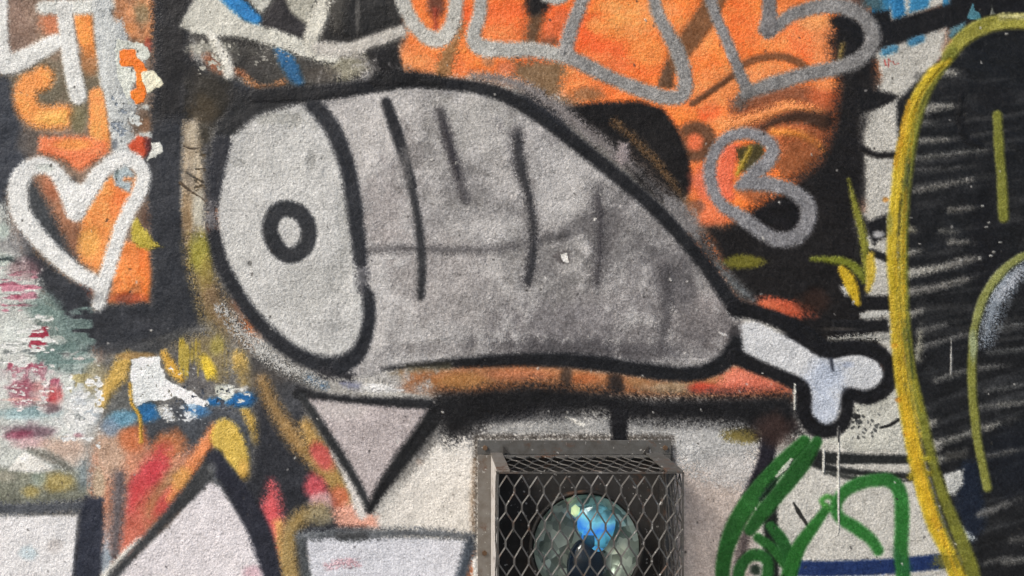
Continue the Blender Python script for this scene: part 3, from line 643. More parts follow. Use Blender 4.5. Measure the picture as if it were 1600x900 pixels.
# broken tone in the silver
for q, (cc, th, sd_) in enumerate([((104, 101, 102), .585, 601), ((200, 197, 194), .60, 611)]):
    sl = win(570, 140, 1130, 560); n_ = fbm(46, sd_, 4)[sl]; m_ = np.isin(IDS[sl], [I_MEAT])
    fx_ = np.clip((X[:, sl[1]] - 700) / 300, 0, 1) if q == 0 else np.clip(1 - (X[:, sl[1]] - 800) / 300, .1, 1)
    put(sl, np.clip((n_ - th + .06) * 7, 0, 1) * .6 * m_ * (fx_ * .8 + .2) * np.ones_like(n_), cc)
for (cx, cy, rx, ry, c, o, g) in [(1062, 450, 26, 30, (92, 90, 92), .6, 0), (990, 520, 70, 14, (104, 101, 102), .6, -6), (1010, 405, 34, 10, (96, 94, 95), .5, -30), (880, 250, 44, 20, (192, 190, 188), .75, 30), (868, 300, 34, 40, (196, 194, 192), .7, -10), (770, 350, 46, 26, (184, 182, 180), .7, 0), (745, 200, 40, 40, (182, 180, 177), .6, 0), (720, 275, 40, 14, (122, 120, 119), .6, -8), (930, 340, 60, 12, (100, 98, 99), .6, -28), (880, 545, 120, 14, (84, 82, 84), .7, 2),
                                  (1010, 345, 16, 30, (150, 148, 147), .6, -40), (1100, 440, 12, 26, (160, 158, 156), .5, -30), (1045, 530, 16, 12, (150, 147, 146), .6, 0), (930, 460, 60, 16, (142, 139, 138), .5, -10), (760, 470, 40, 14, (146, 143, 142), .5, 0)]:
    blob(cx, cy, rx, ry, c, o, ang=g, sp=1.6, wob=1.2)
# faint lines then stripes
stroke([(566, 392, 5), (620, 388, 6), (700, 390, 6), (760, 390, 6), (820, 380, 6), (880, 366, 8)], 5, (92, 90, 91), soft=8, op=.85, sp=1.2)
stroke([(640, 345, 8), (740, 335, 9), (800, 330, 8)], 8, (130, 128, 128), soft=14, op=.5)
stroke([(700, 300, 16), (760, 310, 18), (800, 322, 10)], 8, (128, 126, 126), soft=20, op=.55)
stroke([(603, 160, 8), (616, 196, 9.5), (632, 246, 8), (644, 290, 7)], 7, (40, 41, 45), soft=4, id_=I_STR[0])
stroke([(640, 280, 7), (650, 326, 6), (656, 370, 7), (659, 420, 7), (657, 464, 6)], 6, (50, 51, 54), soft=5, id_=I_STR[0])
stroke([(636, 240, 9), (628, 290, 9)], 9, (140, 137, 135), soft=16, op=.6)
stroke([(688, 176, 8), (700, 220, 9), (714, 270, 8), (727, 312, 6)], 6, (82, 80, 82), soft=8, id_=I_STR[1], sp=1)
stroke([(692, 190, 4), (703, 232, 5), (716, 276, 4)], 4, (58, 56, 60), soft=6)
stroke([(808, 206, 10), (814, 262, 10), (826, 308, 8), (833, 360, 8), (831, 400, 9), (824, 440, 8)], 6, (98, 96, 97), soft=12, sp=1)
stroke([(808, 212, 7), (813, 262, 8), (826, 308, 5), (833, 360, 5), (831, 400, 6), (824, 440, 6)], 6, (54, 54, 57), soft=6, id_=I_STR[2], sp=1)
stroke([(933, 300, 11), (937, 350, 11), (937, 395, 10), (932, 445, 9)], 6, (92, 90, 91), soft=14, op=.9, sp=1)
stroke([(934, 310, 5), (937, 350, 5), (937, 395, 4), (932, 440, 5)], 6, (64, 62, 65), soft=7, id_=I_STR[3], op=.85, sp=1)
stroke([(1038, 420, 9), (1042, 460, 10), (1036, 510, 8), (1030, 552, 10)], 8, (78, 76, 78), soft=12, id_=I_STR[4], op=.85, sp=1)
stroke([(810, 140, 6), (800, 175, 5)], 6, (120, 118, 116), soft=10, op=.6)
stroke([(800, 540, 6), (900, 540, 8), (1000, 552, 6)], 8, (84, 82, 84), soft=14, op=.6)
# bone
poly([(1150, 508), (1180, 503), (1236, 530), (1286, 556), (1298, 562), (1316, 556), (1345, 553), (1372, 566), (1382, 588), (1368, 608), (1344, 612), (1318, 606), (1314, 630), (1306, 656), (1288, 665), (1270, 654), (1262, 630), (1264, 598), (1220, 578), (1152, 552)], (204, 206, 208), soft=4, id_=I_BONE, var=.03)
blob(1290, 590, 34, 30, (172, 182, 198), .9); blob(1288, 635, 24, 30, (186, 196, 212), .8); blob(1350, 585, 26, 20, (204, 208, 212), .7); blob(1325, 570, 9, 5, (150, 160, 180), .7)
poly([(1128, 486), (1156, 506), (1156, 552), (1140, 552), (1120, 520)], (112, 108, 108), soft=10)
blob(1148, 522, 8, 12, (50, 48, 50), .8); stroke([(1124, 520), (1136, 525)], 1.5, (196, 194, 192), soft=2)
# ring
stroke([(448, 326), (470, 334), (482, 355), (480, 380), (464, 397), (446, 398), (430, 382), (422, 358), (430, 334)], 12.5, (44, 46, 50), soft=4, closed=True, id_=I_RING)
# outline
OC = (27, 28, 31)
poly([(330, 240), (340, 190), (370, 150), (430, 136), (500, 140), (560, 132), (565, 146), (500, 158), (450, 166), (400, 182), (362, 214), (344, 262), (335, 300)], (38, 39, 41), soft=8, id_=I_OUT)
stroke([(346, 225, 15), (338, 270, 13), (333, 318, 9)], 12, (48, 50, 56), soft=6, id_=I_OUT)
stroke([(330, 322, 9), (330, 352, 9)], 9, (112, 110, 112), soft=8, sp=1.5, id_=I_OUT)
stroke([(334, 366, 10), (344, 405, 11), (364, 446, 11), (392, 490, 11), (426, 526, 12), (460, 552, 12), (496, 568, 13), (530, 572, 15)], 12, (38, 40, 45), soft=6, id_=I_OUT)
stroke([(505, 582, 8), (545, 588, 8)], 10, (48, 48, 52), soft=8, sp=1.6)
stroke([(530, 572, 14), (556, 556, 13), (570, 530, 11), (577, 496, 10), (575, 462, 9), (570, 450, 6)], 11, (38, 40, 45), soft=5, id_=I_OUT)
stroke([(566, 450, 8), (566, 424, 9), (564, 404, 9)], 8, (84, 84, 88), soft=8, op=.9, sp=1.6, id_=I_OUT)
stroke([(563, 408, 10), (558, 360, 12), (552, 312, 12.5), (543, 262, 12.5), (528, 218, 13), (508, 184, 13), (488, 162, 13)], 11, (42, 44, 49), soft=6, id_=I_OUT)
stroke([(400, 150, 12), (470, 146, 12), (540, 140, 11), (600, 132, 11), (640, 126, 11), (700, 131, 10), (756, 139, 10), (806, 158, 11), (860, 194, 11), (910, 232, 11), (960, 272, 11), (1010, 314, 11), (1056, 360, 11), (1100, 412, 11), (1134, 460, 12), (1152, 486, 11)], 11, OC, soft=5, id_=I_OUT)
stroke([(590, 126, 12), (640, 122, 12), (690, 128, 9)], 10, (24, 24, 26), soft=8)
stroke([(600, 577, 2), (640, 572, 3), (700, 568, 7), (760, 564, 9), (850, 561, 11), (920, 566, 12), (990, 576, 12), (1050, 584, 12), (1096, 582, 12), (1130, 566, 13), (1146, 545, 13), (1150, 535, 10)], 10, (22, 23, 26), soft=5, id_=I_OUT)
stroke([(640, 577, 5), (700, 573, 6)], 6, (90, 84, 60), soft=8, op=.5)
stroke([(1146, 480, 12), (1180, 488, 12), (1220, 502, 12), (1256, 524, 14), (1290, 546, 13), (1330, 543, 11), (1366, 548, 11), (1388, 566, 12), (1392, 590, 12), (1378, 612, 12), (1352, 622, 11), (1326, 616, 9), (1324, 640, 10), (1314, 664, 11), (1292, 674, 11), (1270, 666, 12), (1256, 644, 12), (1253, 608, 12), (1220, 588, 10), (1180, 572, 11), (1148, 556, 13)], 12, (20, 20, 23), soft=4, id_=I_OUT)
stroke([(1298, 560, 2), (1301, 578, 2)], 2, (40, 44, 54), soft=3)
poly([(1240, 500), (1280, 520), (1290, 545), (1260, 530)], (20, 20, 22), soft=8)

# ---- silver lettering
def letter(nm, label, strokes):
    k = nid('letter', I_LET, label)
    for s in strokes: s(k)
I_LET = nid('silver_lettering', None, 'big silver-grey letters sprayed over the orange patch')
SV = (184, 183, 176)
letter('', 'silver u-shaped stroke, leftmost of the lettering', [lambda k: stroke([(624, -20, 12), (634, 14, 12), (650, 42, 12), (672, 60, 13), (690, 60, 13), (706, 40, 13), (712, 8, 12), (712, -20, 12)], 12, SV, soft=5, id_=k)])
letter('', None, [lambda k: stroke([(752, -20, 11), (750, 20, 11), (740, 56, 12), (752, 74, 14), (790, 78, 13), (836, 78, 12), (884, 88, 12)], 12, (172, 172, 167), soft=5, id_=k),
                  lambda k: stroke([(850, 0, 4), (868, 1, 7), (884, -2, 5)], 6, (180, 180, 174), soft=4, id_=k),
                  lambda k: stroke([(918, -20, 11), (902, 20, 11), (888, 60, 12), (888, 86, 12), (920, 104, 12), (960, 124, 11), (1000, 140, 12), (1040, 152, 12), (1066, 148, 12), (1070, 120, 12), (1058, 80, 12), (1040, 46, 11), (1026, 16, 10), (1020, -20, 10)], 12, (142, 141, 139), soft=5, id_=k)])
letter('', None, [lambda k: stroke([(1104, -20, 9), (1118, 24, 9), (1136, 66, 9), (1152, 104, 9), (1168, 142, 10)], 9, (132, 131, 131), soft=4, id_=k),
                  lambda k: stroke([(1156, 162, 9), (1164, 150, 10)], 9, (104, 92, 84), soft=9, id_=k),
                  lambda k: stroke([(1166, 146, 10), (1210, 130, 12), (1260, 116, 12), (1310, 106, 12), (1346, 90, 12), (1364, 62, 13), (1352, 30, 13), (1320, 12, 13), (1280, 10, 12), (1240, 22, 11), (1216, 38, 11), (1200, 46, 14)], 12, (130, 129, 128), soft=5, id_=k),
                  lambda k: stroke([(1202, -20, 11), (1202, 20, 12), (1200, 44, 15)], 12, (122, 120, 120), soft=4, id_=k)])
blob(1090, 60, 1, 1, (0, 0, 0), 0)
# small silver heart-like b
poly([(1124, 232), (1148, 222), (1158, 226), (1146, 270), (1146, 312), (1126, 316), (1118, 280)], (232, 112, 78), soft=5)
poly([(1150, 232), (1190, 222), (1196, 240), (1172, 268), (1158, 270)], (70, 62, 34), soft=5); stroke([(1172, 232, 3), (1160, 256, 4), (1152, 272, 2)], 4, (168, 142, 50), soft=4)
poly([(1180, 330), (1210, 312), (1240, 316), (1252, 342), (1234, 362), (1206, 356), (1176, 340)], (20, 18, 20), soft=6)
letter('', 'small silver looped letter under the big ones', [lambda k: stroke([(1156, 290, 8), (1180, 270, 12), (1200, 252, 12), (1207, 232, 11), (1192, 216, 10), (1166, 208, 10), (1140, 214, 10), (1120, 232, 10), (1109, 262, 10), (1113, 294, 10), (1128, 320, 10), (1156, 338, 11), (1184, 358, 12), (1212, 374, 12), (1240, 372, 13), (1260, 352, 13), (1262, 322, 13), (1240, 300, 12), (1212, 290, 12), (1180, 286, 12), (1156, 290, 8)], 11, (130, 130, 133), soft=5, id_=k)])

# ---- white letters and heart on the left
I_TAGW = nid('white_lettering', None, 'white letter strokes in the top left corner above the heart')
WL = (226, 227, 223)
poly([(168, 40), (190, 30), (206, 70), (232, 84), (222, 110), (206, 100), (206, 130), (216, 168), (206, 200), (214, 250), (230, 262), (190, 250), (176, 200), (164, 120)], (182, 187, 188), soft=6, wob=8, sp=1.5)
for (cx, cy, rx, ry) in [(190, 112, 12, 16), (196, 140, 12, 14), (186, 196, 8, 14)]: blob(cx, cy, rx, ry, (146, 154, 162), .6)
stroke([(4, -20, 9), (4, 60, 10), (6, 90, 12)], 10, WL, soft=5, id_=I_TAGW)
stroke([(-14, 96, 14), (16, 100, 17), (50, 86, 15), (88, 66, 13)], 15, WL, soft=5, id_=I_TAGW)
stroke([(68, 12, 11), (110, 12, 12), (166, 8, 13)], 12, (218, 220, 214), soft=6, id_=I_TAGW)
stroke([(100, 14, 13), (106, 60, 13), (114, 110, 14), (122, 150, 14)], 14, (222, 223, 219), soft=4, id_=I_TAGW)
stroke([(160, 6, 14), (162, 60, 14), (170, 120, 14), (178, 160, 12), (186, 210, 12), (196, 250, 12)], 13, (200, 204, 203), soft=5, wob=6, id_=I_TAGW)
I_CHIP = nid('torn_flake', None, 'torn white and orange flakes beside the top left letters')
stroke([(170, 40), (176, 120), (186, 190), (196, 246)], 15, (196, 200, 198), soft=6, wob=12, id_=None, op=.8)
poly([(182, 60), (206, 64), (232, 72), (236, 80), (230, 92), (222, 94), (212, 84), (210, 76), (196, 78), (188, 84), (188, 100), (206, 108), (214, 112), (212, 128), (204, 140), (204, 156), (210, 164), (200, 166), (190, 140), (178, 100)], (212, 216, 206), soft=2, wob=12, id_=I_CHIP)
poly([(187, 80), (192, 76), (212, 77), (213, 92), (226, 98), (230, 108), (226, 124), (230, 148), (224, 160), (212, 163), (204, 152), (206, 142), (214, 138), (214, 114), (208, 104), (190, 104), (186, 98)], (250, 126, 38), soft=2, wob=8, id_=I_CHIP)
poly([(224, 114), (238, 110), (246, 120), (257, 130), (244, 140), (230, 148), (225, 132)], (232, 226, 200), soft=2, wob=10, id_=I_CHIP)
poly([(222, 162), (236, 166), (232, 172), (220, 170)], (190, 190, 184), soft=3)
poly([(196, 222), (222, 206), (236, 206), (236, 214), (226, 220), (210, 232)], (206, 210, 206), soft=3, wob=6)
I_CHIP = nid('torn_flake', None, 'small dark red and white flake just above the heart')
poly([(200, 226), (216, 212), (230, 216), (232, 236), (222, 250), (206, 240)], (206, 82, 48), soft=3, wob=5, id_=I_CHIP)
poly([(226, 216), (234, 218), (236, 232), (228, 244)], (110, 50, 50), soft=4)
poly([(236, 224), (250, 222), (256, 238), (248, 242), (238, 248), (228, 254), (234, 240)], (218, 220, 212), soft=2, wob=10, id_=I_CHIP)
blob(210, 190, 10, 6, (150, 140, 128), .8); blob(226, 196, 7, 10, (150, 110, 80), .7); blob(180, 226, 6, 9, (90, 96, 104), .8)
I_CHIP = nid('yellow_splash', None, 'ragged yellow-green splash touching the heart')
poly([(206, 346), (214, 340), (222, 356), (232, 362), (240, 376), (254, 385), (230, 390), (216, 386), (206, 374)], (188, 170, 66), soft=3, wob=7, sp=1.8, id_=I_CHIP)
poly([(176, 270), (196, 256), (210, 272), (206, 290), (204, 302), (190, 296), (178, 288)], (178, 192, 196), soft=4, wob=6); blob(182, 268, 4, 9, (80, 96, 96), .8); stroke([(196, 280), (204, 280)], 3, (222, 140, 84), soft=4)
I_HEART = nid('heart_drawing', None, 'white sprayed heart outline at the left of the wall')
HW = (229, 230, 227)
stroke([(118, 330, 15), (104, 296, 14), (86, 268, 12), (62, 258, 13), (38, 270, 15), (28, 296, 16), (32, 330, 16), (56, 366, 15), (90, 402, 14), (124, 428, 13), (156, 446, 12)], 14, HW, soft=5, id_=I_HEART, var=.05)
stroke([(118, 328, 15), (138, 300, 15), (158, 270, 14), (184, 250, 13), (208, 250, 12), (223, 268, 12), (222, 292, 12), (206, 322, 12), (190, 356, 12), (176, 398, 12), (164, 440, 12), (154, 476, 11)], 12, HW, soft=5, id_=I_HEART, var=.05, wob=5)
poly([(96, 280), (142, 290), (126, 340), (112, 340)], HW, soft=5, id_=I_HEART)
blob(70, 262, 14, 6, (186, 194, 186), .6)

# ragged chips where old coats lift off
def chips(x0, y0, x1, y1, col, th, px, py, seed, id_=None):
    sl = win(x0, y0, x1, y1); xs = XS[sl[1]]; ys = YS[sl[0]]
    n = vnoise(px, py, seed, xs, ys) * .6 + vnoise(px * .35, py * .35, seed + 1, xs, ys) * .4
    u = (xs - x0) / (x1 - x0); v = (ys - y0) / (y1 - y0)
    f = np.clip(np.minimum(u, 1 - u) * 4, 0, 1)[None, :] * np.clip(np.minimum(v, 1 - v) * 4, 0, 1)[:, None]
    put(sl, np.clip((n * (.6 + .4 * f) - th) * 22, 0, 1), col, id_, .05, -.6)
chips(90, 560, 175, 720, (236, 238, 236), .56, 16, 9, 401, I_PEEL)
chips(-20, 480, 100, 600, (230, 232, 228), .57, 22, 6, 403, I_PEEL)
chips(0, 560, 100, 650, (234, 228, 226), .60, 12, 5, 405, I_PEEL)
chips(235, 628, 330, 668, (214, 218, 220), .60, 9, 6, 407)
chips(250, 590, 400, 650, (70, 76, 86), .66, 8, 8, 409)
chips(330, 596, 396, 634, (216, 218, 212), .58, 14, 6, 411)
chips(176, 160, 230, 215, (214, 218, 214), .62, 9, 9, 413)
chips(168, 100, 206, 250, (140, 150, 160), .66, 8, 10, 415)
chips(290, 50, 380, 130, (190, 188, 176), .62, 8, 8, 417)
chips(370, 62, 480, 110, (150, 148, 140), .68, 6, 3, 419)
chips(300, 196, 326, 330, (90, 78, 60), .66, 10, 4, 421)
chips(560, 596, 640, 616, (222, 222, 220), .55, 12, 4, 423)
poly([(1512, 28), (1520, 2), (1524, 16), (1532, 22), (1534, 32)], (70, 120, 134), soft=2, wob=5)
poly([(1546, 26), (1550, 8), (1556, 22)], (130, 134, 124), soft=2, wob=4)
poly([(1476, 62), (1486, 44), (1508, 34), (1506, 46), (1490, 60)], (84, 120, 132), soft=4, wob=6)
poly([(1470, 80), (1478, 52), (1484, 60), (1478, 84)], (176, 150, 132), soft=4)

smear(-20, 500, 160, 700, (214, 212, 208), .50, .5, 18, 12, 431, k=3, id_=None)
smear(-20, 560, 120, 700, (176, 120, 130), .60, .5, 20, 14, 433, k=3)
blob(40, 585, 60, 10, (190, 180, 180), .5); blob(60, 660, 50, 8, (170, 176, 176), .5)
chips(190, 540, 345, 650, (120, 116, 104), .76, 6, 8, 435)
chips(200, 555, 335, 640, (236, 238, 236), .75, 9, 6, 437)

# ---- yellow loop
I_YEL = nid('yellow_loop', None, 'tall yellow and olive brushed curve at the right')
OL = (112, 114, 44); YE = (192, 168, 46)
stroke([(1630, 34, 12), (1570, 34, 12), (1535, 42, 13), (1505, 60, 12), (1482, 86, 10)], 12, (148, 144, 62), soft=4, sp=.3, id_=I_YEL)
stroke([(1600, 26, 4), (1565, 26, 5)], 5, (180, 176, 120), soft=4)
stroke([(1488, 82, 9.3), (1464, 116, 6.8), (1446, 150, 6.8), (1432, 190, 7.6), (1422, 240, 7.6), (1416, 300, 6.8), (1413, 360, 6.0), (1412, 440, 6.8), (1416, 520, 7.6), (1426, 590, 7.6), (1440, 650, 8.5), (1454, 710, 7.6), (1472, 770, 8.5), (1496, 830, 10.2), (1518, 890, 11.9), (1524, 930, 11.9)], 9, (112, 114, 44), soft=4, sp=.3, id_=I_YEL, var=.2)
stroke([(1482, 96, 3.7), (1458, 112, 7.4), (1438, 140, 8.1), (1424, 170, 8.1), (1414, 210, 8.1), (1406, 250, 8.1), (1400, 300, 8.1), (1396, 350, 8.8), (1394, 400, 8.8), (1398, 450, 9.6), (1400, 500, 8.8), (1404, 560, 9.6), (1412, 610, 11.1), (1420, 660, 11.8), (1430, 710, 11.8), (1444, 770, 11.8), (1460, 820, 11.8), (1480, 860, 11.8), (1500, 910, 13.3)], 12, YE, soft=4, sp=.3, id_=I_YEL, var=.14)
stroke([(1420, 160, 3), (1408, 220, 4), (1400, 260, 3)], 4, (188, 140, 30), soft=5)
stroke([(1413, 300, 3), (1410, 380, 4), (1412, 470, 4), (1422, 560, 4), (1440, 640, 3)], 4, (140, 134, 44), soft=4)
stroke([(1420, 250, 2.5), (1414, 330, 2.5)], 3, (62, 66, 36), soft=4)
stroke([(1414, 500, 3), (1426, 590, 3)], 3, (60, 72, 36), soft=4)
stroke([(1420, 718, 3), (1450, 716, 4)], 4, (150, 142, 40), soft=4); stroke([(1424, 744, 6), (1452, 738, 4)], 5, (154, 140, 40), soft=5)
blob(1480, 876, 22, 12, (120, 112, 40), .7, sp=2)
for (x, y) in [(1384, 312), (1398, 540), (1404, 625), (1416, 678), (1460, 812), (1466, 822)]: blob(x, y, 5, 4, (190, 120, 30), .7)
blob(1390, 350, 5, 16, (140, 136, 60), .8)
I_YD = nid('olive_stroke', None, 'short vertical olive stroke high on the black patch')
stroke([(1558, 180, 8), (1561, 230, 8), (1566, 290, 8), (1568, 340, 8)], 8, (118, 120, 50), soft=3, sp=.3, id_=I_YD)
I_YC = nid('olive_stroke', None, 'long thin olive curve in the lower right of the black patch')
stroke([(1630, 386, 5), (1592, 404, 6), (1566, 424, 7), (1544, 452, 7), (1530, 484, 7), (1522, 520, 6)], 7, (136, 140, 80), soft=3, sp=.3, id_=I_YC)
stroke([(1522, 516, 6), (1519, 560, 7), (1520, 620, 7), (1528, 690, 7), (1543, 762, 7)], 7, (128, 130, 60), soft=3, sp=.3, id_=I_YC)
blob(1521, 540, 6, 22, (156, 168, 140), .7)
I_YL = nid('yellow_leaf', None, 'olive and yellow leaf-like strokes left of the yellow loop')
stroke([(1326, 280, 2), (1334, 316, 5), (1346, 360, 6), (1352, 400, 6), (1354, 430, 5)], 6, (124, 124, 46), soft=4, id_=I_YL)
stroke([(1268, 404, 3), (1300, 406, 6), (1326, 412, 7), (1342, 424, 7), (1350, 440, 4)], 6, (112, 118, 40), soft=4, id_=I_YL)
stroke([(1316, 422, 7), (1328, 440, 10), (1336, 462, 7), (1341, 474, 4)], 9, (200, 168, 40), soft=3, id_=I_YL)
stroke([(1360, 400, 6), (1360, 430, 7), (1356, 452, 4)], 6, (196, 170, 60), soft=4, id_=I_YL)

# brush hairs dragged through the yellow
rr = np.random.RandomState(17)
cen = spline([(1480, 92), (1446, 132), (1424, 178), (1410, 240), (1402, 310), (1399, 400), (1402, 500), (1412, 600), (1430, 700), (1452, 780), (1478, 850), (1506, 930)], n=10)
for k in range(46):
    i0 = rr.randint(0, len(cen) - 14); ln = rr.randint(8, 26); seg = cen[i0:i0 + ln:3]
    off = rr.uniform(-8, 13); 
    c = [(120, 112, 34), (168, 134, 28), (96, 100, 40), (214, 182, 60), (70, 74, 36)][rr.randint(5)] if off > 2 else [(184, 146, 28), (220, 190, 70), (160, 126, 30)][rr.randint(3)]
    if len(seg) > 2: stroke([(p[0] + off, p[1], rr.uniform(.8, 2.2)) for p in seg], 1.5, c, soft=3, sp=1, wob=2, op=.5)

stroke([(1412, 620, 6), (1424, 680, 9), (1436, 740, 9), (1456, 806, 9), (1474, 848, 6)], 8, (212, 170, 42), soft=6, op=.7)
# ---- green tag
I_GR = nid('green_tag', None, 'green brushed tag letters at the bottom right')
GR = (38, 94, 38)
G = [nid('letter', I_GR) for _ in range(3)]
stroke([(1256, 690, 10), (1220, 726, 13), (1182, 768, 14), (1150, 818, 14), (1132, 868, 12), (1128, 920, 10)], 14, GR, soft=3, sp=.3, id_=G[0])
stroke([(1276, 690, 8), (1254, 724, 13), (1222, 764, 12), (1192, 800, 12), (1172, 828, 9)], 12, (33, 84, 34), soft=3, sp=.3, id_=G[0])
stroke([(1212, 750, 3), (1200, 764, 4), (1188, 780, 3)], 4, (20, 40, 28), soft=4)
stroke([(1237, 718, 2.5), (1226, 732, 3.5), (1214, 745, 2)], 3, (186, 192, 176), soft=2)
stroke([(1184, 840, 7), (1206, 856, 8), (1226, 880, 8)], 8, GR, soft=3, sp=.3, id_=G[1])
stroke([(1204, 822, 8), (1222, 846, 10), (1234, 880, 11), (1232, 920, 10)], 10, (32, 86, 36), soft=3, sp=.3, id_=G[1])
stroke([(1152, 920, 9), (1156, 888, 9), (1174, 868, 9), (1196, 872, 9), (1200, 894, 9), (1190, 920, 9)], 9, (36, 90, 38), soft=3, sp=.3, id_=G[1])
blob(1180, 890, 8, 8, (24, 40, 28), .9)
stroke([(1290, 796, 7), (1268, 826, 9), (1246, 860, 11), (1226, 920, 12)], 10, (38, 98, 38), soft=3, sp=.3, id_=G[1])
stroke([(1290, 790, 4), (1284, 782, 4), (1294, 776, 4), (1306, 784, 4), (1300, 795, 4)], 4, (70, 134, 60), soft=3, closed=True, sp=.3, id_=G[1])
stroke([(1372, 860, 8), (1360, 842, 9), (1336, 824, 10), (1314, 810, 9), (1306, 794, 9), (1314, 774, 9), (1336, 758, 10), (1366, 750, 10), (1392, 752, 11), (1406, 770, 11), (1409, 810, 11), (1408, 860, 11), (1412, 920, 11)], 11, (44, 108, 46), soft=4, sp=.3, id_=G[2])
stroke([(1398, 860, 3), (1414, 890, 10)], 10, (30, 80, 50), soft=8, op=.6)
for (x, y0, y1) in [(1310, 668, 832), (1287, 704, 738), (1242, 600, 640)]:
    stroke([(x, y0, 1.6), (x, (y0 + y1) / 2, 2), (x, y1, 1.4)], 1.8, (206, 206, 198), soft=2, wob=1.5, h=.8)
stroke([(1310, 668, 1.2), (1310, 690, 1.2)], 1.2, (60, 60, 60), soft=2)
# a chip in the drumstick
I_CH = nid('chip', I_MEAT)
poly([(864, 400), (872, 392), (890, 392), (892, 408), (878, 412)], (96, 92, 92), soft=4, wob=4)
poly([(876, 398), (886, 394), (888, 410), (880, 408)], (240, 238, 232), soft=2, wob=3, id_=I_CH, h=-1)
smear(250, 40, 330, 560, (70, 72, 78), .56, .35, 12, 30, 501, k=4)
smear(40, 420, 330, 545, (74, 76, 82), .55, .35, 20, 14, 503, k=4)
# scattered specks, pinholes and dirt over everything
rr = np.random.RandomState(99)
for k in range(420):
    x, y = rr.uniform(0, 1600), rr.uniform(0, 900)
    c = (52, 50, 48) if rr.rand() < .7 else (206, 204, 198)
    stroke([(x, y), (x + rr.uniform(-2, 2), y + rr.uniform(-3, 3))], rr.uniform(.5, 1.6), c, soft=1.5, wob=1.5, op=rr.uniform(.4, .9))

# ------------------------------------------------------------------ materials
def new_mat(name):
    m = bpy.data.materials.new(name); m.use_nodes = True
    nt = m.node_tree
    return m, nt, nt.nodes['Principled BSDF']

def bump_chain(nt, bsdf, heights):
    """heights: list of (socket, strength, distance)"""
    prev = None
    for s, st, di in heights:
        b = nt.nodes.new('ShaderNodeBump'); b.inputs['Strength'].default_value = st; b.inputs['Distance'].default_value = di
        nt.links.new(s, b.inputs['Height'])
        if prev: nt.links.new(prev.outputs[0], b.inputs['Normal'])
        prev = b
    nt.links.new(prev.outputs[0], bsdf.inputs['Normal'])

def paint_material():
    m, nt, b = new_mat('sprayed_paint')
    at = nt.nodes.new('ShaderNodeAttribute'); at.attribute_name = 'paint'
    co = nt.nodes.new('ShaderNodeTexCoord')
    grain = nt.nodes.new('ShaderNodeTexNoise'); grain.inputs['Scale'].default_value = 420; grain.inputs['Detail'].default_value = 3
    nt.links.new(co.outputs['Object'], grain.inputs['Vector'])
    ramp = nt.nodes.new('ShaderNodeMapRange'); ramp.inputs[1].default_value = .3; ramp.inputs[2].default_value = .7; ramp.inputs[3].default_value = .78; ramp.inputs[4].default_value = 1.2
    nt.links.new(grain.outputs['Fac'], ramp.inputs[0])
    mx = nt.nodes.new('ShaderNodeVectorMath'); mx.operation = 'SCALE'
    nt.links.new(at.outputs['Color'], mx.inputs[0]); nt.links.new(ramp.outputs[0], mx.inputs['Scale'])
    nt.links.new(mx.outputs[0], b.inputs['Base Color'])
    b.inputs['Roughness'].default_value = .46
    b.inputs['Specular IOR Level'].default_value = .24
    n2 = nt.nodes.new('ShaderNodeTexNoise'); n2.inputs['Scale'].default_value = 215; n2.inputs['Detail'].default_value = 4; n2.inputs['Roughness'].default_value = .65
    nt.links.new(co.outputs['Object'], n2.inputs['Vector'])
    n3 = nt.nodes.new('ShaderNodeTexNoise'); n3.inputs['Scale'].default_value = 22; n3.inputs['Detail'].default_value = 3
    nt.links.new(co.outputs['Object'], n3.inputs['Vector'])
    hh = nt.nodes.new('ShaderNodeAttribute'); hh.attribute_name = 'coat'
    # thick dark coats fill the pores, thin silver and white ones follow the plaster
    bw = nt.nodes.new('ShaderNodeRGBToBW'); nt.links.new(at.outputs['Color'], bw.inputs[0])
    fl = nt.nodes.new('ShaderNodeMapRange'); fl.inputs[1].default_value = 0; fl.inputs[2].default_value = .35; fl.inputs[3].default_value = .38; fl.inputs[4].default_value = 1.0
    nt.links.new(bw.outputs[0], fl.inputs[0])
    mm = nt.nodes.new('ShaderNodeMath'); mm.operation = 'MULTIPLY'; nt.links.new(n2.outputs['Fac'], mm.inputs[0]); nt.links.new(fl.outputs[0], mm.inputs[1])
    rv = nt.nodes.new('ShaderNodeTexNoise'); rv.inputs['Scale'].default_value = 7; rv.inputs['Detail'].default_value = 5
    nt.links.new(co.outputs['Object'], rv.inputs['Vector'])
    rm = nt.nodes.new('ShaderNodeMapRange'); rm.inputs[1].default_value = .35; rm.inputs[2].default_value = .65; rm.inputs[3].default_value = .36; rm.inputs[4].default_value = .58
    nt.links.new(rv.outputs['Fac'], rm.inputs[0]); nt.links.new(rm.outputs[0], b.inputs['Roughness'])
    bump_chain(nt, b, [(n3.outputs['Fac'], .35, .010), (mm.outputs[0], .75, .0032), (hh.outputs['Fac'], .9, .0026)])
    return m

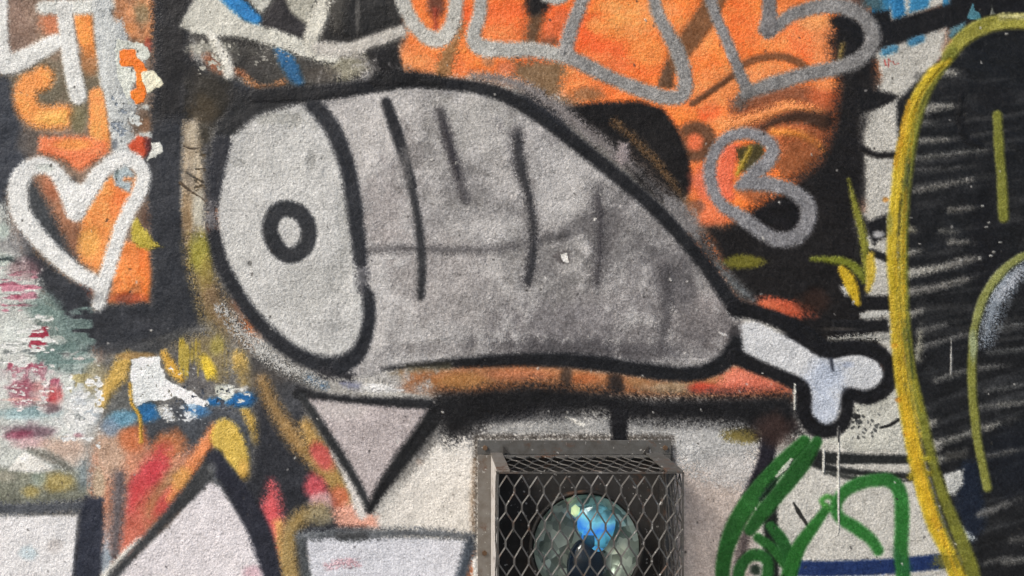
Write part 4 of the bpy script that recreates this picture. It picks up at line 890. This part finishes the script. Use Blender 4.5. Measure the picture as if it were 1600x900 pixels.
def metal_material(name, col, rough=.5, metallic=.7, dirt=.4):
    m, nt, b = new_mat(name)
    co = nt.nodes.new('ShaderNodeTexCoord')
    n = nt.nodes.new('ShaderNodeTexNoise'); n.inputs['Scale'].default_value = 60; n.inputs['Detail'].default_value = 6
    nt.links.new(co.outputs['Object'], n.inputs['Vector'])
    r = nt.nodes.new('ShaderNodeValToRGB')
    r.color_ramp.elements[0].position = .3; r.color_ramp.elements[1].position = .7
    d = tuple(c * (1 - dirt) for c in col)
    n.inputs['Roughness'].default_value = .7
    r.color_ramp.elements[0].color = (d[0] * 1.05, d[1] * .95, d[2] * .85, 1); r.color_ramp.elements[1].color = (*col, 1)
    nt.links.new(n.outputs['Fac'], r.inputs[0])
    # rust blooms and flecks of stray paint
    n2 = nt.nodes.new('ShaderNodeTexNoise'); n2.inputs['Scale'].default_value = 23; n2.inputs['Detail'].default_value = 8; n2.inputs['Roughness'].default_value = .75
    nt.links.new(co.outputs['Object'], n2.inputs['Vector'])
    m1 = nt.nodes.new('ShaderNodeMapRange'); m1.inputs[1].default_value = .56; m1.inputs[2].default_value = .66; nt.links.new(n2.outputs['Fac'], m1.inputs[0])
    x1 = nt.nodes.new('ShaderNodeMixRGB'); x1.inputs[2].default_value = (.10, .05, .028, 1); nt.links.new(m1.outputs[0], x1.inputs[0]); nt.links.new(r.outputs[0], x1.inputs[1])
    n3 = nt.nodes.new('ShaderNodeTexNoise'); n3.inputs['Scale'].default_value = 150; n3.inputs['Detail'].default_value = 4; nt.links.new(co.outputs['Object'], n3.inputs['Vector'])
    m2 = nt.nodes.new('ShaderNodeMapRange'); m2.inputs[1].default_value = .66; m2.inputs[2].default_value = .70; nt.links.new(n3.outputs['Fac'], m2.inputs[0])
    x2 = nt.nodes.new('ShaderNodeMixRGB'); x2.inputs[2].default_value = (.36, .35, .33, 1); nt.links.new(m2.outputs[0], x2.inputs[0]); nt.links.new(x1.outputs[0], x2.inputs[1])
    nt.links.new(x2.outputs[0], b.inputs['Base Color'])
    b.inputs['Roughness'].default_value = rough; b.inputs['Metallic'].default_value = metallic
    bump_chain(nt, b, [(n.outputs['Fac'], .3, .002)])
    return m

M_PAINT = paint_material()

# ------------------------------------------------------------------ the wall
def lin(c):
    c = np.clip(c / 255.0, 0, 1)
    return np.where(c <= 0.04045, c / 12.92, ((c + 0.055) / 1.055) ** 2.4)

PAINT_GAIN = 0.97
G1 = vnoise(2.6, 2.6, 301) + 0.5 * vnoise(2.0, 4.5, 302) + 0.75 * rs.rand(NY, NX)
G1 = (G1 - G1.mean()) / G1.std()
G2 = vnoise(8, 8, 303) + 0.6 * vnoise(15, 15, 304); G2 = (G2 - G2.mean()) / G2.std()
lumi = IMG.mean(axis=2) / 255.0
sat = (IMG.max(axis=2) - IMG.min(axis=2)) / 255.0
amp = (1 - 0.75 * np.clip(sat, 0, 1)) * (4 + 9 * np.clip(1 - np.abs(lumi - 0.58) / 0.42, 0, 1))       # silver paint shows its grain most
IMG = IMG + ((G1 * amp) + G2 * amp * 0.30)[..., None]
pep = np.clip(vnoise(3.4, 3.4, 305) - 0.9, 0, 1) * 12 * np.clip((lumi - 0.5) * 3, 0, 1)
IMG = IMG - (pep * 75)[..., None]
L = lin(IMG)
lum = (0.2126 * L[..., 0] + 0.7152 * L[..., 1] + 0.0722 * L[..., 2])
grainf = 1 + (N1 - 0.5) * 0.12 + (N2 - 0.5) * 0.06
L = L * grainf[..., None] + ((N1 - 0.5) * 0.006)[..., None]
L = np.clip(L * PAINT_GAIN, 0.0045, 0.88)

VX = (XS - 800.0) * MM
VZ = ZC + (450.0 - YS) * MM
PX, PZ = np.meshgrid(VX, VZ)
# the plaster is not quite flat, and raised coats stand a little proud
PY = -(N3 - 0.5) * 0.004 - np.clip(HGT, -1, 1) * 0.0006
RGBA = np.concatenate([L, np.ones((NY, NX, 1))], axis=2).reshape(-1, 4).astype(np.float32)
HF = HGT.reshape(-1).astype(np.float32)
CO = np.stack([PX, PY, PZ], axis=2).reshape(-1, 3).astype(np.float32)
jj, ii = np.mgrid[0:NY - 1, 0:NX - 1]
v00 = (jj * NX + ii).ravel(); v10 = v00 + 1; v01 = v00 + NX; v11 = v01 + 1
QUADS = np.stack([v00, v01, v11, v10], axis=1)
QID = IDS[:-1, :-1].ravel()

def link(o, parent=None):
    scene.collection.objects.link(o)
    if parent: o.parent = parent
    return o

def skin(name, mask, parent, label=None):
    q = QUADS[mask]
    if len(q) == 0:
        o = link(bpy.data.objects.new(name, None), parent)
        if label: o['label'] = label
        return o
    used, inv = np.unique(q.ravel(), return_inverse=True)
    me = bpy.data.meshes.new(name)
    me.vertices.add(len(used)); me.vertices.foreach_set('co', CO[used].ravel())
    n = len(q)
    me.loops.add(n * 4); me.loops.foreach_set('vertex_index', inv.astype(np.int32).ravel())
    me.polygons.add(n); me.polygons.foreach_set('loop_start', np.arange(0, n * 4, 4, dtype=np.int32))
    try: me.polygons.foreach_set('loop_total', np.full(n, 4, dtype=np.int32))
    except Exception: pass
    me.update(calc_edges=True)
    a = me.attributes.new('paint', 'FLOAT_COLOR', 'POINT'); a.data.foreach_set('color', RGBA[used].ravel())
    h = me.attributes.new('coat', 'FLOAT', 'POINT'); h.data.foreach_set('value', HF[used])
    me.materials.append(M_PAINT)
    me.shade_smooth()
    o = link(bpy.data.objects.new(name, me), parent)
    if label: o['label'] = label
    return o

wall = link(bpy.data.objects.new('graffiti_wall', None))
wall['label'] = 'rough plastered wall covered all over in layered spray-paint graffiti, behind the lamp cage'
wall['category'] = 'wall'; wall['kind'] = 'thing'
skin('old_paint', QID == 0, wall, 'older worn coats of grey, brown and black paint between the drawings')
made = {}
for k, (nm, par, lab) in ID.items():
    made[k] = skin(nm, QID == k, made[par] if par else wall, lab)

def add_box(bm, x0, x1, y0, y1, z0, z1):
    v = [bm.verts.new((x, y, z)) for x in (x0, x1) for y in (y0, y1) for z in (z0, z1)]
    for f in ((0, 1, 3, 2), (4, 6, 7, 5), (0, 4, 5, 1), (2, 3, 7, 6), (0, 2, 6, 4), (1, 5, 7, 3)):
        bm.faces.new([v[i] for i in f])

def finish(name, bm, mat, parent=None, smooth=False, bevel=0.0):
    bmesh.ops.recalc_face_normals(bm, faces=bm.faces)
    me = bpy.data.meshes.new(name); bm.to_mesh(me); bm.free()
    me.materials.append(mat)
    if smooth: me.shade_smooth()
    o = link(bpy.data.objects.new(name, me), parent)
    if bevel:
        md = o.modifiers.new('bevel', 'BEVEL'); md.width = bevel; md.segments = 2; md.limit_method = 'ANGLE'
    return o

m_plaster, nt, b = new_mat('plaster')
n = nt.nodes.new('ShaderNodeTexNoise'); n.inputs['Scale'].default_value = 9; n.inputs['Detail'].default_value = 8
r = nt.nodes.new('ShaderNodeValToRGB'); r.color_ramp.elements[0].color = (.22, .21, .19, 1); r.color_ramp.elements[1].color = (.42, .41, .38, 1)
nt.links.new(n.outputs['Fac'], r.inputs[0]); nt.links.new(r.outputs[0], b.inputs['Base Color']); b.inputs['Roughness'].default_value = .9
bump_chain(nt, b, [(n.outputs['Fac'], .5, .01)])
bm = bmesh.new(); add_box(bm, VX[0], VX[-1], .004, .26, 0.0, VZ[0])
finish('masonry', bm, m_plaster, wall)

# pavement in front of the wall, below the frame
m_pave, nt, b = new_mat('asphalt')
n = nt.nodes.new('ShaderNodeTexNoise'); n.inputs['Scale'].default_value = 40; n.inputs['Detail'].default_value = 8
r = nt.nodes.new('ShaderNodeValToRGB'); r.color_ramp.elements[0].color = (.10, .10, .10, 1); r.color_ramp.elements[1].color = (.22, .215, .20, 1)
nt.links.new(n.outputs['Fac'], r.inputs[0]); nt.links.new(r.outputs[0], b.inputs['Base Color']); b.inputs['Roughness'].default_value = .9
bm = bmesh.new(); vs = [bm.verts.new(p) for p in ((-60, -60, -.004), (60, -60, -.004), (60, 60, -.004), (-60, 60, -.004))]; bm.faces.new(vs)
g = finish('ground', bm, m_pave); g['kind'] = 'structure'

# ------------------------------------------------------------------ lamp cage
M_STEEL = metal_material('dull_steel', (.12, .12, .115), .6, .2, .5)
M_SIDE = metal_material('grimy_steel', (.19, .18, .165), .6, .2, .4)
M_LIT_LEG = metal_material('sunlit_steel', (.66, .66, .65), .55, .1, .3)  # sunlight on the left side is put into this pale colour
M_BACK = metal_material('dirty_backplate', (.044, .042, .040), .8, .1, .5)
M_GRID = metal_material('expanded_metal', (.14, .138, .132), .45, .35, .6)
DEP = 0.124
CX0, CX1, CTOP, CBOT = wx(766), wx(1030), wz(708), wz(1036)
FX0, FX1, FTOP, FBOT = wx(745), wx(1046), wz(686), wz(1058)
Y0 = -0.008            # the cage stands just off the uneven plaster
cage = link(bpy.data.objects.new('lamp_cage', None)); cage.location = ((CX0 + CX1) / 2, Y0, CBOT)
cage['label'] = 'rusty grey expanded-metal cage box bolted to the wall around the floodlight'
cage['category'] = 'cage'
inv = Vector(cage.location)
def cfin(name, bm, mat, smooth=False, bevel=0.0, parent=None):
    for v in bm.verts: v.co -= inv
    return finish(name, bm, mat, parent or cage, smooth, bevel)
T = .003
# flat flanges against the wall, each with a leg standing out along the box side
bm = bmesh.new(); add_box(bm, FX0, FX1, Y0 - T, Y0, CTOP, FTOP); cfin('flange', bm, M_STEEL, bevel=.0006)
bm = bmesh.new(); add_box(bm, FX0, FX1, Y0 - T, Y0, FBOT, CBOT); cfin('flange', bm, M_STEEL, bevel=.0006)
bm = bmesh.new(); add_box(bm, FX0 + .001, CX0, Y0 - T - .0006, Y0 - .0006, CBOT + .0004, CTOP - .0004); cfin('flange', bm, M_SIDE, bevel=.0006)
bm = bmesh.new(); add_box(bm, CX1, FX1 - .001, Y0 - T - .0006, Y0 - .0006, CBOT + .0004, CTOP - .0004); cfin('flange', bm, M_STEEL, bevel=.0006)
LEG = .030
bm = bmesh.new(); add_box(bm, CX0, CX0 + T, Y0 - .088, Y0 - T - .001, CBOT, CTOP); cfin('angle_leg', bm, M_LIT_LEG, bevel=.0006)  # paler than the right leg to look side-lit
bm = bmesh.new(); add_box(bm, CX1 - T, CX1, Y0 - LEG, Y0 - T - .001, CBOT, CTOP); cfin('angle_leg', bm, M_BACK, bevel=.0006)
bm = bmesh.new(); add_box(bm, CX0 + T, CX1 - T, Y0 - .016, Y0 - T - .001, CTOP - T, CTOP); cfin('angle_leg', bm, M_STEEL, bevel=.0006)
# strips from wall to front along the upper corners
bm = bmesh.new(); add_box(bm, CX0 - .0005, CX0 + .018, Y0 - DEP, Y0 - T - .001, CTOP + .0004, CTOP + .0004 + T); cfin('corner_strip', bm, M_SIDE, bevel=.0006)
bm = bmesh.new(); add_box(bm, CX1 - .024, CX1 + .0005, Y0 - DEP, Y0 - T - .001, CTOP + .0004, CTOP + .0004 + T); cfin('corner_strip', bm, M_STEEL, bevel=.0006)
bm = bmesh.new(); add_box(bm, CX0 + T, CX1 - T, Y0 - .0015, Y0 - .0002, CBOT, CTOP - T); cfin('back_plate', bm, M_BACK)
# triangular gusset and clipped notch seen at the flange ends
for sx, xa in ((1, wx(785)), (-1, wx(1010))):
    bm = bmesh.new()
    p = [(xa, Y0 - T - .0012, CTOP + .003), (xa + sx * .009, Y0 - T - .0012, CTOP + .003), (xa, Y0 - T - .0012, CTOP + .014)]
    f = [bm.verts.new(q) for q in p]; bk = [bm.verts.new((q[0], q[1] - .002, q[2])) for q in p]
    bm.faces.new(f); bm.faces.new(bk[::-1])
    for k in range(3): bm.faces.new((f[k], f[(k + 1) % 3], bk[(k + 1) % 3], bk[k]))
    cfin('gusset', bm, M_BACK)
M_BOLT = metal_material('rusty_bolt', (.16, .10, .06), .7, .5, .5)
for bx_, bz_ in ((wx(757), wz(697)), (wx(1036), wz(697)), (wx(756), wz(860)), (wx(1038), wz(860))):
    bm = bmesh.new(); add_prism = bmesh.ops.create_cone(bm, cap_ends=True, segments=6, radius1=.0042, radius2=.0038, depth=.004)
    for v in bm.verts: v.co = Vector((v.co.x + bx_, Y0 - T - .002 + v.co.z, v.co.y + bz_))
    cfin('bolt', bm, M_BOLT, bevel=.0004)

def strand(bm, a, b, w, t, nrm, side):
    """flat bar of width w and thickness t from a to b, lying in the sheet with normal nrm, slightly twisted"""
    a = Vector(a); b = Vector(b); d = (b - a).normalized(); n = Vector(nrm)
    s = d.cross(n).normalized()
    tw = 0.45 * side
    s2 = (s * math.cos(tw) + n * math.sin(tw)); n2 = (n * math.cos(tw) - s * math.sin(tw))
    r = []
    for p in (a - d * w * .35, b + d * w * .35):
        r.append([bm.verts.new(p + s2 * (w / 2 * i) + n2 * (t / 2 * j)) for i, j in ((-1, -1), (1, -1), (1, 1), (-1, 1))])
    for k in range(4): bm.faces.new((r[0][k], r[0][(k + 1) % 4], r[1][(k + 1) % 4], r[1][k]))
    bm.faces.new(r[0][::-1]); bm.faces.new(r[1])

def mesh_sheet(name, org, U, V, lu, lv, du, dv, nrm, w=.0020, t=.0014):
    """expanded metal: diamonds du wide along U and dv long along V"""
    bm = bmesh.new(); org = Vector(org); U = Vector(U); V = Vector(V)
    jr = np.random.RandomState(len(name) + int(lu * 1000))
    nu = int(round(lu / du)); du = lu / nu
    nv = int(round(lv / (dv / 2))); hv = lv / nv
    node = {}
    def N(i, j):
        if (i, j) not in node:
            x = min(max(i * du / 2 + jr.uniform(-.0011, .0011), 0), lu); y = min(max(j * hv + jr.uniform(-.0018, .0018), 0), lv)
            node[i, j] = org + U * x + V * y + Vector(nrm) * jr.uniform(-.0012, .0012)
        return node[i, j]
    for j in range(nv):
        for i in range(2 * nu):
            hb = V * (dv * .085)
            if (i + j) % 2 == 0: strand(bm, N(i, j) + hb, N(i + 1, j + 1) - hb, w, t, nrm, 1)
            else: strand(bm, N(i + 1, j) + hb, N(i, j + 1) - hb, w, t, nrm, -1)
    # little bridges where the strands meet
    for j in range(1, nv):
        for i in range(2 * nu + 1):
            if (i + j) % 2 == 0:
                c = N(i, j); strand(bm, c - V * dv * .085, c + V * dv * .085, w * 1.45, t * 1.1, nrm, 0)
    return cfin(name, bm, M_GRID)
GW, GL = .0226, .049
mesh_sheet('front_mesh', (CX0 + .001, Y0 - DEP, CBOT), (1, 0, 0), (0, 0, 1), CX1 - CX0 - .002, CTOP - CBOT, GW, GL, (0, -1, 0))
mesh_sheet('top_mesh', (CX0 + .018, Y0 - .010, CTOP - .001), (1, 0, 0), (0, -1, 0), CX1 - CX0 - .042, DEP - .011, .0200, .046, (0, 0, 1), w=.0026)
mesh_sheet('side_mesh', (CX0 + .0006, Y0 - .088, CBOT), (0, -1, 0), (0, 0, 1), DEP - .088, CTOP - CBOT, GW, GL, (-1, 0, 0))
mesh_sheet('side_mesh', (CX1 - .0006, Y0 - LEG, CBOT), (0, -1, 0), (0, 0, 1), DEP - LEG, CTOP - CBOT, GW, GL, (1, 0, 0))
# folded edge wire along the front
for a, b_ in (((CX0, CBOT), (CX0, CTOP)), ((CX1, CBOT), (CX1, CTOP)), ((CX0, CTOP), (CX1, CTOP)), ((CX0, CBOT), (CX1, CBOT))):
    bm = bmesh.new(); strand(bm, (a[0], Y0 - DEP, a[1]), (b_[0], Y0 - DEP, b_[1]), .0022, .0022, (0, -1, 0), 0); cfin('front_edge', bm, M_GRID)

# ------------------------------------------------------------------ floodlight inside the cage
LX, LZ = wx(905), wz(836); LY = Y0 - .002
lamp = link(bpy.data.objects.new('floodlight', None)); lamp.location = (LX, LY, LZ)
lamp['label'] = 'round floodlight inside the metal cage, its blue reflection built as a glowing shape'
lamp['category'] = 'light'
def lathe(name, prof, mat, seg=48, parent=lamp, smooth=True):
    bm = bmesh.new(); rings = []
    for r_, y_ in prof:
        rings.append([bm.verts.new((r_ * math.cos(2 * math.pi * k / seg), y_, r_ * math.sin(2 * math.pi * k / seg))) for k in range(seg)] if r_ > 1e-6 else [bm.verts.new((0, y_, 0))])
    for a, b_ in zip(rings, rings[1:]):
        for k in range(seg):
            if len(a) == 1: bm.faces.new((a[0], b_[k], b_[(k + 1) % seg]))
            elif len(b_) == 1: bm.faces.new((a[k], a[(k + 1) % seg], b_[0]))
            else: bm.faces.new((a[k], a[(k + 1) % seg], b_[(k + 1) % seg], b_[k]))
    return finish(name, bm, mat, parent, smooth)
M_HOUS = metal_material('lamp_housing', (.03, .029, .027), .6, .3, .4)
M_REFL, nt, b = new_mat('reflector')
co = nt.nodes.new('ShaderNodeTexCoord'); vo = nt.nodes.new('ShaderNodeTexVoronoi'); vo.inputs['Scale'].default_value = 70
nt.links.new(co.outputs['Object'], vo.inputs['Vector'])
r = nt.nodes.new('ShaderNodeValToRGB'); r.color_ramp.elements[0].position = .25; r.color_ramp.elements[1].position = .8; r.color_ramp.elements[0].color = (.22, .26, .22, 1); r.color_ramp.elements[1].color = (.82, .87, .77, 1)
nt.links.new(vo.outputs['Color'], r.inputs[0]); nt.links.new(r.outputs[0], b.inputs['Base Color'])
b.inputs['Metallic'].default_value = .55; b.inputs['Roughness'].default_value = .3
bump_chain(nt, b, [(vo.outputs['Distance'], .4, .003)])
lathe('housing', [(0, 0), (.052, -.001), (.070, -.018), (.084, -.040), (.086, -.052), (.082, -.054), (.080, -.050)], M_HOUS)
lathe('reflector', [(.079, -.052), (.076, -.046), (.066, -.034), (.050, -.024), (.030, -.018), (.014, -.016), (0, -.016)], M_REFL)
M_BLUEGLOW, nt, b = new_mat('blue_reflection_glow')
co = nt.nodes.new('ShaderNodeTexCoord'); sp_ = nt.nodes.new('ShaderNodeSeparateXYZ'); nt.links.new(co.outputs['Object'], sp_.inputs[0])
nz = nt.nodes.new('ShaderNodeTexNoise'); nz.inputs['Scale'].default_value = 34; nt.links.new(co.outputs['Object'], nz.inputs['Vector'])
r = nt.nodes.new('ShaderNodeValToRGB'); cr = r.color_ramp
cr.elements[0].position = .36; cr.elements[0].color = (.01, .03, .10, 1); cr.elements[1].position = .66; cr.elements[1].color = (.25, .65, .85, 1)
e = cr.elements.new(.5); e.color = (.03, .22, .75, 1)
nt.links.new(nz.outputs['Fac'], r.inputs[0]); nt.links.new(r.outputs[0], b.inputs['Base Color'])
nt.links.new(r.outputs[0], b.inputs['Emission Color']); b.inputs['Emission Strength'].default_value = .55
b.inputs['Roughness'].default_value = .12
M_DARKG, nt, b = new_mat('dark_blue_glass'); b.inputs['Base Color'].default_value = (.010, .018, .035, 1); b.inputs['Roughness'].default_value = .12
M_BLUEGLOW, nt, b = new_mat('reflection_glow')  # glowing colours stand in for sky reflected in the lamp glass
co = nt.nodes.new('ShaderNodeTexCoord'); mpg = nt.nodes.new('ShaderNodeMapping'); mpg.inputs['Scale'].default_value = (1, .2, .7)
nt.links.new(co.outputs['Object'], mpg.inputs['Vector'])
vo = nt.nodes.new('ShaderNodeTexVoronoi'); vo.inputs['Scale'].default_value = 58; nt.links.new(mpg.outputs[0], vo.inputs['Vector'])
nz = nt.nodes.new('ShaderNodeTexNoise'); nz.inputs['Scale'].default_value = 60; nt.links.new(co.outputs['Object'], nz.inputs['Vector'])
sx = nt.nodes.new('ShaderNodeSeparateXYZ'); nt.links.new(co.outputs['Object'], sx.inputs[0])
def mth(op, a_, b_):
    q = nt.nodes.new('ShaderNodeMath'); q.operation = op
    for k, v in enumerate((a_, b_)):
        if isinstance(v, (int, float)): q.inputs[k].default_value = v
        else: nt.links.new(v, q.inputs[k])
    return q.outputs[0]
t_ = mth('ADD', mth('MULTIPLY', sx.outputs[2], 9.0), mth('MULTIPLY', vo.outputs['Color'], .45))
t_ = mth('ADD', t_, mth('MULTIPLY', nz.outputs['Fac'], .25))
r = nt.nodes.new('ShaderNodeValToRGB'); cr = r.color_ramp
cr.elements[0].position = .12; cr.elements[0].color = (.004, .010, .028, 1); cr.elements[1].position = 1.0; cr.elements[1].color = (.16, .26, .24, 1)
for p_, c_ in ((.34, (.02, .07, .12)), (.48, (.10, .42, .62)), (.60, (.03, .20, .72)), (.74, (.18, .52, .68)), (.88, (.04, .10, .12))):
    e = cr.elements.new(p_); e.color = (*c_, 1)
nt.links.new(t_, r.inputs[0]); nt.links.new(r.outputs[0], b.inputs['Base Color']); nt.links.new(r.outputs[0], b.inputs['Emission Color'])
b.inputs['Emission Strength'].default_value = .5; b.inputs['Roughness'].default_value = .15
bm = bmesh.new(); bmesh.ops.create_icosphere(bm, subdivisions=3, radius=1)
jr = np.random.RandomState(3)
for v in bm.verts:
    k = 1.0 - .25 * v.co.z
    v.co = Vector((v.co.x * .027 * (1 + .25 * v.co.z) + .016, v.co.y * .014 - .040, v.co.z * .036 + .026)) + Vector((jr.uniform(-.001, .001), jr.uniform(-.001, .001), jr.uniform(-.001, .001)))
finish('blue_reflection', bm, M_BLUEGLOW, lamp, False)
bm = bmesh.new(); bmesh.ops.create_uvsphere(bm, u_segments=24, v_segments=16, radius=.034)
for v in bm.verts: v.co = Vector((v.co.x * .85 + .002, v.co.y * .5 - .036, v.co.z * 1.3 - .034))
finish('bulb_holder', bm, M_DARKG, lamp, True)
M_GLINT, nt, b = new_mat('yellow_glint_glow'); b.inputs['Base Color'].default_value = (.75, .85, .45, 1); b.inputs['Emission Color'].default_value = (.75, .9, .5, 1); b.inputs['Emission Strength'].default_value = .5; b.inputs['Roughness'].default_value = .15  # glowing bead added as a yellow-green highlight in the lamp
bm = bmesh.new(); bmesh.ops.create_icosphere(bm, subdivisions=1, radius=.0075)
for v in bm.verts: v.co = Vector((v.co.x - .014, v.co.y * .6 - .036, v.co.z * 1.3 + .050))
finish('yellow_glint', bm, M_GLINT, lamp, False)
M_GLASS, nt, b = new_mat('lamp_glass'); b.inputs['Base Color'].default_value = (.86, .93, .90, 1); b.inputs['Transmission Weight'].default_value = 1.0; b.inputs['Roughness'].default_value = .03; b.inputs['IOR'].default_value = 1.15
lathe('lens', [(0, -.074), (.030, -.0715), (.056, -.064), (.072, -.0555), (.079, -.0525)], M_GLASS)
bm = bmesh.new()
bmesh.ops.create_cone(bm, cap_ends=True, segments=20, radius1=.012, radius2=.012, depth=.03)
for v in bm.verts: v.co = Vector((v.co.x, v.co.y - .02, v.co.z - .098))
finish('cable_gland', bm, M_HOUS, lamp, False)
